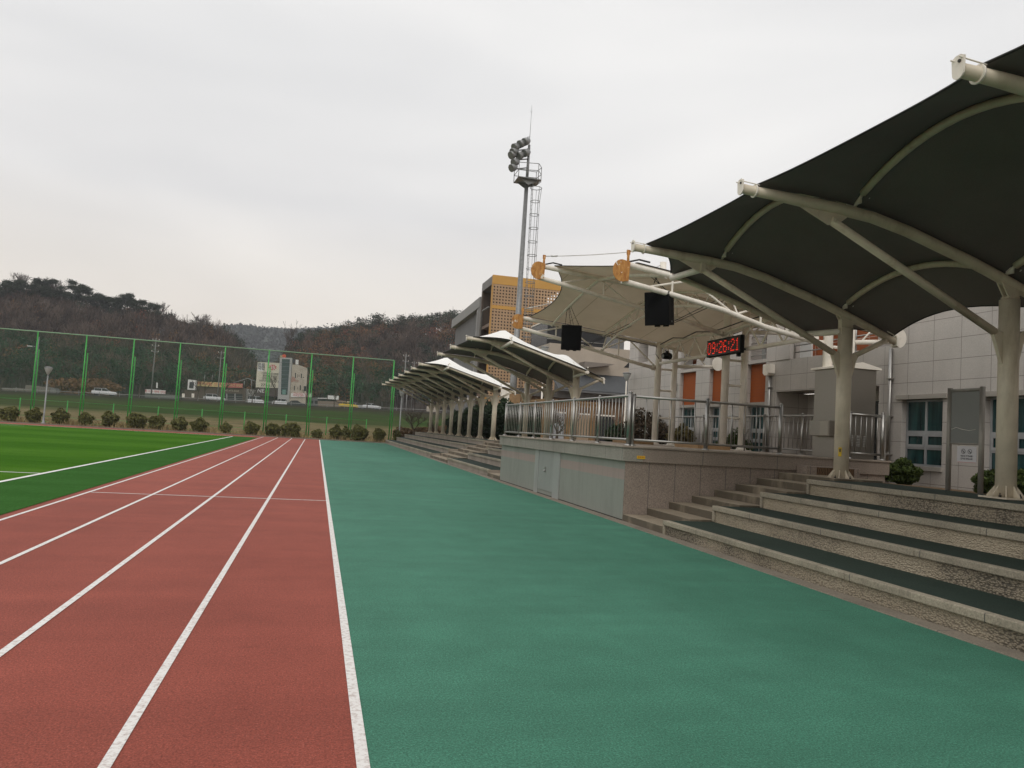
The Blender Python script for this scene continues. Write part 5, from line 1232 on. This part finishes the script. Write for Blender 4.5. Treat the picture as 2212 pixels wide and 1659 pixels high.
def car(label, px_, py_, y, paint, kind, L_=4.5, flip=1, grp='vehicles along the road'):
    p = P(px_, py_, y); z0 = roadz(p.x)+.06; x = p.x
    t = thing('car', label, 'car', (x, y, z0), grp); f = flip
    X = lambda q_: [(x+f*a*L_/4.5, z0+b_) for a, b_ in q_]
    if kind == 'sedan': body = [(-2.2, .35), (-2.25, .7), (-2.1, .95), (-1.4, 1.0), (1.1, .98), (1.9, .88), (2.2, .7), (2.22, .35)]; cab = [(-1.75, .98), (-1.1, 1.38), (.35, 1.42), (1.15, .97)]
    elif kind == 'suv': body = [(-2.2, .4), (-2.28, .8), (-2.2, 1.1), (1.0, 1.12), (2.0, 1.0), (2.25, .8), (2.27, .4)]; cab = [(-2.15, 1.10), (-1.85, 1.62), (.15, 1.68), (1.1, 1.10)]
    elif kind == 'van': body = [(-2.1, .4), (-2.15, 1.2), (1.6, 1.2), (2.15, .95), (2.2, .4)]; cab = [(-2.12, 1.2), (-2.05, 1.95), (.9, 1.95), (1.65, 1.2)]
    MB().prism(X(body), 'y', y-.88, y+.88).build('body', paint, t, bevel=.05)
    MB().prism(X(cab), 'y', y-.78, y+.78).build('windows', m_carg, t, bevel=.04)
    top = [cab[1], cab[2]]; rf = [(top[0][0]-.06, top[0][1]-.04), (top[0][0]+.1, top[0][1]+.05), (top[1][0]-.1, top[1][1]+.05), (top[1][0]+.1, top[1][1]-.05)]
    MB().prism(X(rf), 'y', y-.74, y+.74).build('roof', paint, t)
    mid = (cab[0][0]*.45+cab[3][0]*.55)
    for pp in (cab[0][0]+.35, mid, ): MB().prism(X([(pp-.06, cab[0][1]-.02), (pp+.06, cab[0][1]-.02), (pp+.02+.06*(pp < -1), top[0][1]), (pp-.06+.2*(pp < -1), top[0][1])]), 'y', y-.80, y-.775).build('pillar', paint, t)
    for wx in (-1.4, 1.4):
        for wy in (-.86, .70): w_ = MB().tube([(x+f*wx*L_/4.5, y+wy, z0+.32), (x+f*wx*L_/4.5, y+wy+.16, z0+.32)], .32, 14).build('wheel', m_tyre, t)
    MB().box(x+f*2.16*L_/4.5-.05, x+f*2.16*L_/4.5+.05, y-.84, y-.5, z0+.66, z0+.80).build('headlight', m_pwhite, t)
    MB().box(x-f*2.2*L_/4.5-.05, x-f*2.2*L_/4.5+.05, y-.86, y-.55, z0+.70, z0+.88).build('tail_light', m_red_l, t)
    return t
car('white sport utility car driving on the left part of the road', 225, 855, 186, m_carw, 'suv', 4.8)
car('white sport utility car on the road in front of the brown restaurant', 463, 868, 186, m_carw, 'suv', 4.5)
tx = car('yellow taxi on the right part of the road', 752, 884, 186, m_cary, 'sedan', 4.6)
MB().box(tx.location.x-.4, tx.location.x+.2, 185.85, 186.15, tx.location.z+1.46, tx.location.z+1.6).build('roof_sign', m_pwhite, tx)
car('silver car half hidden behind the yellow taxi', 768, 882, 190, m_cars, 'sedan', 4.4)
car('white sedan right of the yellow taxi', 802, 886, 186.5, m_carw, 'sedan', 4.5)
car('white van parked left of the sign building entrance', 553, 868, 196.5, m_carw, 'van', 3.9, 1)
car('white compact car parked before the dark base of the sign building', 604, 871, 196.5, m_carw, 'suv', 3.5, -1)
car('dark car parked under the glass stair tower', 640, 873, 196.5, m_card, 'sedan', 4.4)

def pole(label, px_, ytop, ybot, y, cross=2, lean=0, r=.16):
    a, b_ = P(px_, ybot, y), P(px_, ytop, y); zb_ = min(a.z, landz(a.x, y))-.2; x = a.x
    t = thing('utility_pole', label, 'utility pole', (x, y, zb_), 'utility poles by the road')
    MB().tube([(x, y, zb_), (x+lean, y, b_.z)], [r, r*.6], 8).build('pole', m_path, t)
    for i in range(cross):
        zz = b_.z-.5-i*1.3; MB().tube([(x+lean-.75, y, zz), (x+lean+.75, y, zz)], .06, 5).build('cross_arm', m_galv, t)
        ins = MB()
        for s in (-.65, 0, .65): ins.tube([(x+lean+s, y, zz), (x+lean+s, y, zz+.3)], .05, 5)
        ins.build('insulators', m_creamw, t)
    return t
pole('tall concrete utility pole in the middle of the left fence bays', 325, 729, 868, 184.5, 3)
pole('utility pole with two transformer drums left of the restaurant sign', 469, 757, 868, 198, 2)
pole('utility pole just right of the end of the green fence', 868, 764, 900, 186, 2, 0, .2)
pole('thinner distant utility pole right of the green fence end', 888, 780, 890, 215, 1)
pole('short striped pole at the road edge below the far canopy', 876, 850, 895, 186, 0)
p = P(469, 800, 198)
for s in (-.55, .55):
    pass
lp = thing('road_lamp', 'leaning road lamp with a cobra head left of the first lamp post', 'street lamp', (P(75, 850, 182).x, 182, 3))
a, b_ = P(73, 846, 182), P(82, 750, 182)
MB().tube([(a.x, 182, landz(a.x, 182)-.1), (b_.x, 182, b_.z), (b_.x+.05, 182, b_.z+2.2)], [.16, .1, .06], 8).build('pole', m_galv, lp)
MB().tube([(b_.x, 182, b_.z-.1), (b_.x-.8, 182, b_.z+.15), (b_.x-1.5, 182, b_.z+.1)], .05, 6).build('arm', m_galv, lp); MB().box(b_.x-2.0, b_.x-1.1, 181.85, 182.15, b_.z+.02, b_.z+.2).build('head', m_pwhite, lp)

YB = 203.0
def Q8(x, y): return (486.04+x*.12206, 729.06+y*.12206)
def bx(mb, c, y0=YB, d=8, zlow=None):
    """box whose front face spans the photo rectangle c=(x0,y0,x1,y1) given in the 2212 frame at distance y0"""
    a, b_ = P(c[0], c[1], y0), P(c[2], c[3], y0); a2 = P(c[2], c[1], y0)
    return mb.box(a.x, b_.x, y0, y0+d, b_.z if zlow is None else zlow, (a.z+a2.z)/2)
sg = thing('sign_building', 'cream roadside building with billboard front, glass stair tower and curved end wall', 'building', (P(610, 870, YB).x, YB, 4.5))
A_ = lambda x, y: P(*Q8(x, y), YB)
v = lambda x, y: (A_(x, y).x, A_(x, y).z)
def front(pts, y0, y1): return MB().prism([v(*p) for p in pts], 'y', y0, y1)
bb = front([(578, 435), (972, 455), (955, 893), (545, 883)], YB-.35, YB+.1).build('billboard', m_cloth, sg)
front([(590, 448), (690, 452), (680, 600), (580, 596)], YB-.37, YB-.352).build('billboard_panel', m_pwhite, bb)
for tt, sz, x, y, mt in [('명품', 1.0, 645, 490, m_ink), ('국밥', 1.0, 645, 550, m_ink), ('35', 1.25, 845, 535, m_pwhite), ('기업행사 단체예약', .62, 815, 645, m_ink), ('환영 주차완비', .62, 800, 690, m_ink), ('전국배달 가능', .62, 790, 735, m_ink), ('24시간 영업합니다', .62, 780, 775, m_ink), ('277-6351', 1.0, 775, 850, m_ink)]:
    q_ = A_(x, y); text(tt, sz, (q_.x, YB-.43, q_.z), (1, 0, 0), (0, 0, 1), mt, bb, depth=.03)
st_ = [( 845+(78 if i % 2 else 58)*math.cos(i*math.pi/9), 530+(58 if i % 2 else 40)*math.sin(i*math.pi/9)) for i in range(18)]
front(st_, YB-.40, YB-.36).build('burst', m_bann, bb)
front([(545, 890), (955, 900), (950, 1045), (530, 1040)], YB-.2, YB+6).build('dark_band', flat('dark_brown_band', (.055, .038, .035)), sg)
q_ = A_(635, 945); text('NE', 1.35, (q_.x, YB-.25, q_.z), (1, 0, 0), (0, 0, 1), m_pwhite, sg, depth=.04)
q_ = A_(740, 968); text('상가', .55, (q_.x, YB-.25, q_.z), (1, 0, 0), (0, 0, 1), m_inkred, sg, depth=.04)
front([(530, 1040), (950, 1050), (945, 1235), (525, 1225)], YB+1.2, YB+6).build('ground_floor', flat('dim_shopfront', (.075, .07, .065)), sg)
front([(570, 1045), (690, 1048), (688, 1200), (566, 1195)], YB+1.0, YB+1.19).build('shop_panel', flat('dull_yellow_panel', (.33, .29, .19)), sg)
tw = front([(970, 355), (1192, 365), (1125, 1235), (925, 1230)], YB-.6, YB+6).build('stair_tower', flat('pale_tower_frame', (.36, .36, .35)), sg)
gl = front([(1010, 382), (1150, 388), (1105, 1015), (990, 1010)], YB-.66, YB-.61).build('tower_glass', flat('teal_tower_glass', (.035, .060, .062), .25), tw)
gb = MB()
for yy in (440, 515, 590, 660, 735, 810, 885, 960):
    a, b_ = A_(1003-(yy-400)*.02, yy), A_(1148-(yy-400)*.07, yy+4); gb.tube([(a.x, YB-.68, a.z), (b_.x, YB-.68, b_.z)], .045, 4)
gb.build('glazing_bar', flat('glazing_grey', (.16, .20, .21)), gl)
front([(1020, 925), (1080, 928), (1075, 1010), (1012, 1008)], YB-.70, YB-.67).build('pale_pane', flat('green_pane', (.12, .25, .22)), gl)  # single pane in a paler green
cw = front([(1190, 480), (1290, 485), (1370, 510), (1455, 545), (1420, 1235), (1125, 1225)], YB-.3, YB+7).build('curved_wall', M('stained_cream_wall', (.42, .375, .31), .8, var=.12, vs=.8, dirt=((.27, .21, .15), .5, .8)), sg)
for x, y, w, h in [(1240, 625, 18, 95), (1345, 640, 18, 80), (1285, 650, 8, 60), (1222, 855, 16, 80), (1325, 845, 20, 90), (1285, 880, 8, 35), (1395, 860, 45, 90), (1310, 660, 6, 40), (1380, 700, 22, 14)]:
    front([(x, y), (x+w, y+2), (x+w-3, y+h), (x-3, y+h)], YB-.34, YB-.301).build('window', m_carg, cw)
rw = front([(1195, 690), (1240, 715), (1250, 760), (1180, 800), (1165, 760)], YB-.33, YB-.302).build('painted_mark', M('faded_red_paint', (.36, .22, .18), .8), cw)
q_ = A_(1265, 775); text('모텔', .6, (q_.x, YB-.36, q_.z), (1, 0, 0), (0, 0, 1), flat('faded_red_letters', (.30, .12, .10)), cw, depth=.02)
bn = front([(1170, 985), (1540, 985), (1535, 1058), (1165, 1055)], YB-.5, YB-.4).build('banner', m_pwhite, sg)
q_ = A_(1352, 1004); text('기사식당 백반', .68, (q_.x, YB-.53, q_.z), (1, 0, 0), (0, 0, 1), m_inkred, bn, depth=.02); q_ = A_(1350, 1036); text('주차장 완비 환영', .58, (q_.x, YB-.53, q_.z), (1, 0, 0), (0, 0, 1), m_inkred, bn, depth=.02)
front([(980, 320), (1020, 322), (1018, 348), (978, 346)], YB-.3, YB-.1).build('roof_letter', m_banny, sg); q_ = A_(1046, 330); MB().tube([(q_.x, YB-.3, q_.z), (q_.x, YB-.1, q_.z)], .5, 12).build('roof_disc', flat('roof_disc_red', (.6, .10, .05)), sg)
front([(1195, 375), (1235, 378), (1230, 450), (1190, 446)], YB, YB+.3).build('roof_sign', flat('dark_roof_sign', (.05, .05, .06)), sg); front([(1250, 392), (1300, 396), (1296, 478), (1246, 474)], YB, YB+2).build('roof_tank', m_pwhite, sg)

rs_ = thing('restaurant', 'low brown restaurant with yellow and red roof banner and white sign block', 'building', (P(480, 860, YB).x, YB, 4.3))
def Q1(x, y): return (x*.26039, 540.05+y*.26039)
B_ = lambda x, y: P(*Q1(x, y), YB)
w2 = lambda x, y: (B_(x, y).x, B_(x, y).z)
def fr1(pts, y0, y1): return MB().prism([w2(*p) for p in pts], 'y', y0, y1)
fr1([(1640, 1125), (2040, 1145), (2030, 1290), (1525, 1285), (1530, 1160), (1640, 1165)], YB, YB+8).build('wall', flat('brown_cladding', (.085, .060, .045)), rs_)
fr1([(1562, 1075), (1625, 1080), (1620, 1162), (1556, 1158)], YB-.3, YB+2).build('white_sign_block', m_pwhite, rs_)
fr1([(1575, 1095), (1612, 1097), (1606, 1150), (1570, 1145)], YB-.34, YB-.301).build('sign_mark', m_ink, rs_)
b1 = fr1([(1640, 1090), (1870, 1102), (1868, 1140), (1638, 1128)], YB-.4, YB-.2).build('banner_left', m_banny, rs_)
b2 = fr1([(1871, 1102), (2015, 1110), (2013, 1145), (1869, 1140)], YB-.4, YB-.2).build('banner_right', m_bann, rs_)
q_ = B_(1755, 1115); text('돼지국밥 전문점', .95, (q_.x, YB-.43, q_.z), (1, 0, 0), (0, 0, 1), m_inkred, b1, depth=.03); q_ = B_(1942, 1124); text('24시간 영업', .75, (q_.x, YB-.43, q_.z), (1, 0, 0), (0, 0, 1), m_banny, b2, depth=.03)
q_ = B_(1922, 1168); text('062-473-0053', .62, (q_.x, YB-.05, q_.z), (1, 0, 0), (0, 0, 1), flat('tan_letters', (.45, .40, .30)), rs_, depth=.03)
fr1([(1838, 1190), (2012, 1195), (2008, 1250), (1834, 1246)], YB-.08, YB-.01).build('shop_window', m_carg, rs_)
for yy in (1210, 1228, 1246): fr1([(1832, yy), (2014, yy+4), (2014, yy+7), (1832, yy+3)], YB-.13, YB-.081).build('white_bar', m_grey, rs_)
for xx in (1880, 1948): fr1([(xx, 1192), (xx+4, 1192), (xx+4, 1250), (xx, 1250)], YB-.12, YB-.081).build('window_bar', m_pwhite, rs_)
for xx in (1510, 1590): fr1([(xx, 1190), (xx+22, 1191), (xx+22, 1225), (xx, 1224)], YB-.1, YB-.01).build('door', m_creamw, rs_)
an = MB()
for xx in (1690, 1752): a = B_(xx, 1100); an.tube([(a.x, YB+1, a.z), (a.x, YB+1, a.z+2.0)], .07, 5)
an.build('antenna', m_galv, rs_)
gs = thing('gable_shed', 'open steel gable frame shed with a grey side wall between restaurant and sign building', 'shed', (P(530, 860, YB+2).x, YB+2, 4.3))
mb = MB()
for p, q2 in (((130, 798), (385, 715)), ((385, 715), (540, 770)), ((330, 760), (328, 860)), ((540, 770), (538, 900)), ((460, 745), (458, 900))):
    a, b_ = A_(*p), A_(*q2); mb.tube([(a.x, YB+2, a.z), (b_.x, YB+2, b_.z)], .10, 6)
mb.build('frame', m_galv, gs)
front([(365, 905), (540, 925), (530, 1190), (350, 1180)], YB+1, YB+6).build('wall', flat('pale_shed_wall', (.30, .29, .27)), gs); front([(400, 1000), (470, 1005), (465, 1110), (396, 1105)], YB+.94, YB+.99).build('door', m_grey, gs)
sp2 = thing('low_shop', 'low roadside shop with a red and white banner left of the restaurant', 'shop', (P(340, 860, YB).x, YB, 4.2))
fr1([(1203, 1190), (1400, 1200), (1470, 1205), (1468, 1270), (1200, 1262)], YB, YB+5).build('wall', flat('shop_grey_green', (.14, .15, .135)), sp2)
bn = fr1([(1208, 1155), (1375, 1165), (1372, 1195), (1206, 1188)], YB-.3, YB-.1).build('banner', m_pwhite, sp2)
q_ = B_(1290, 1176); text('중고차 매매 상담', .68, (q_.x, YB-.33, q_.z), (1, 0, 0), (0, 0, 1), m_inkred, bn, depth=.02)
fr1([(1250, 1225), (1330, 1228), (1328, 1258), (1248, 1256)], YB-.06, YB-.01).build('window', m_carg, sp2)
fr1([(1276, 1095), (1288, 1096), (1286, 1140), (1275, 1140)], YB+3, YB+3.2).build('roof_post', m_pwhite, sp2)
mr = thing('roadside_house', 'jumble of a low brownish roadside house right of the sign building', 'house', (P(700, 880, YB).x, YB, 4.8))
front([(1480, 1060), (1640, 1065), (1640, 1255), (1475, 1245)], YB+.5, YB+5).build('garage', flat('dim_garage', (.13, .13, .13)), mr)
for a_, b2_ in ((1505, 1560), (1590, 1640)): front([(a_, 1115), (b2_, 1117), (b2_, 1190), (a_, 1188)], YB+.42, YB+.49).build('window', m_carg, mr)
front([(1640, 1120), (2135, 1140), (2110, 1270), (1640, 1260)], YB, YB+4).build('wall', flat('dull_brown_render', (.20, .155, .12)), mr)
front([(1560, 1070), (1800, 1075), (1800, 1122), (1560, 1118)], YB+1, YB+4).build('upper_window', m_carg, mr); front([(1590, 1065), (1810, 1068), (1810, 1080), (1590, 1078)], YB+.9, YB+.99).build('white_eave', m_pwhite, mr)
front([(1820, 1025), (2015, 1035), (2010, 1100), (1818, 1090)], YB-.3, YB-.1).build('hoarding', m_pwhite, mr)
front([(1980, 1110), (2140, 1125), (2135, 1145), (1980, 1140)], YB-.4, YB+3).build('roof', flat('tan_roof', (.24, .17, .12)), mr)

# stone blocks and mound at the left of the road, far sign on the right
for i, (xa, xb, ya, yb) in enumerate([(20, 100, 1145, 1170), (104, 200, 1147, 1172), (210, 285, 1122, 1172), (290, 410, 1134, 1172), (415, 468, 1146, 1168)]):
    t = thing('stone_block', ['pale stone block at the left edge beyond the road', 'second low pale stone block from the left edge', 'taller weathered block left of the leaning road lamp', 'longest grey block right of the leaning road lamp', 'white topped block at the right end of the block row'][i], 'stone block', (P(*Q1((xa+xb)/2, yb), 200).x, 200, 3.5), 'stone blocks across the road')
    a, b_ = P(*Q1(xa, ya), 200), P(*Q1(xb, yb), 200); MB().box(a.x, b_.x, 200, 203, b_.z-.8, (a.z+P(*Q1(xb, ya), 200).z)/2).build('block', flat('block_stone', (.17, .155, .13), .9) if i < 4 else m_path, t, bevel=.08)
p = P(*Q1(720, 1190), 205)
leafm = leafmat('rusty_bramble', (.10, .055, .03), (.25, .14, .07), 1.2)
shrub('rust coloured bramble mound across the road above the first white car', (p.x, 205, landz(p.x, 205)-.3), (7.5, 3, 2.3), 3800, .35, leafm, 401, None, 'bramble', 'bramble_mound', False)
ts = thing('far_sign', 'small pale sign board by the road behind the farthest canopy tips', 'sign', (P(925, 895, 190).x, 190, 4.8))
a, b_ = P(922, 877, 190), P(944, 890, 190); MB().box(a.x, b_.x, 190, 190.1, b_.z, a.z).build('board', flat('beige_board2', (.40, .35, .28)), ts); MB().box((a.x+b_.x)/2-.05, (a.x+b_.x)/2+.05, 190.1, 190.2, 4, a.z).build('post', m_galv, ts)
# bare roadside trees
for i, (px_, pyt, y, lab) in enumerate([(305, 790, 181, 'thin bare roadside tree left of the tall utility pole'), (188, 770, 181, 'thin bare roadside tree right of the first fence post pair'), (430, 815, 181, 'bare roadside tree before the white sign block of the restaurant'), (448, 812, 181.5, 'bare roadside tree before the yellow banner'), (485, 808, 181, 'bare roadside tree before the red banner'), (547, 845, 181, 'pollarded bare tree left of the sign building'), (597, 800, 181, 'dark branching bare tree in front of the billboard'), (664, 845, 181, 'thin bare tree at the right corner of the sign building'), (724, 850, 181, 'bare tree with spread arms in front of the low brown house'), (796, 835, 181, 'thin bare roadside tree above the white sedan'), (5, 800, 175, 'thin bare roadside tree at the left edge')]):
    p = P(px_, pyt, y); zb_ = landz(p.x, y); h = max(4.0, p.z-zb_)
    bare_tree('roadside_tree', lab, (p.x, y, zb_-.1), h, .15, 500+i, 'bare trees along the road', m_bark, m_bark, spread=.55, depth=4, first=.42, n=5)
# power lines strung across the hill foot
wl = thing('power_line', 'sagging power lines between the roadside poles', 'power line', (0, 186, 14))
for dz in (0, .5, 1.9):
    pts = []
    for a_, b2_ in ((-60, -33), (-33, -19), (-19, 21), (21, 60)):
        for i in range(8): x = lerp(a_, b2_, i/8); pts.append((x, 186, roadz(x)+13-dz-1.6*4*(i/8)*(1-i/8)*((b2_-a_)/40)))
    MB().tube(pts, .02, 4, caps=False).build('wire', m_wire, wl)

# ------------------------------------------------------------------ haze
hz = MB().box(-500, 500, -60, 1150, -1.5, 150).build('haze', [])
hz['kind'] = 'stuff'; hz['label'] = 'thin winter haze over the valley'; hz['category'] = 'haze'
hm = bpy.data.materials.new('haze_air'); hm.use_nodes = True; hn = hm.node_tree; hn.nodes.remove(hn.nodes['Principled BSDF'])
pv = hn.nodes.new('ShaderNodeVolumePrincipled'); pv.inputs['Color'].default_value = (.87, .91, .98, 1); pv.inputs['Density'].default_value = .00028; pv.inputs['Anisotropy'].default_value = 0
hn.links.new(pv.outputs[0], hn.nodes['Material Output'].inputs['Volume']); hz.data.materials.append(hm)
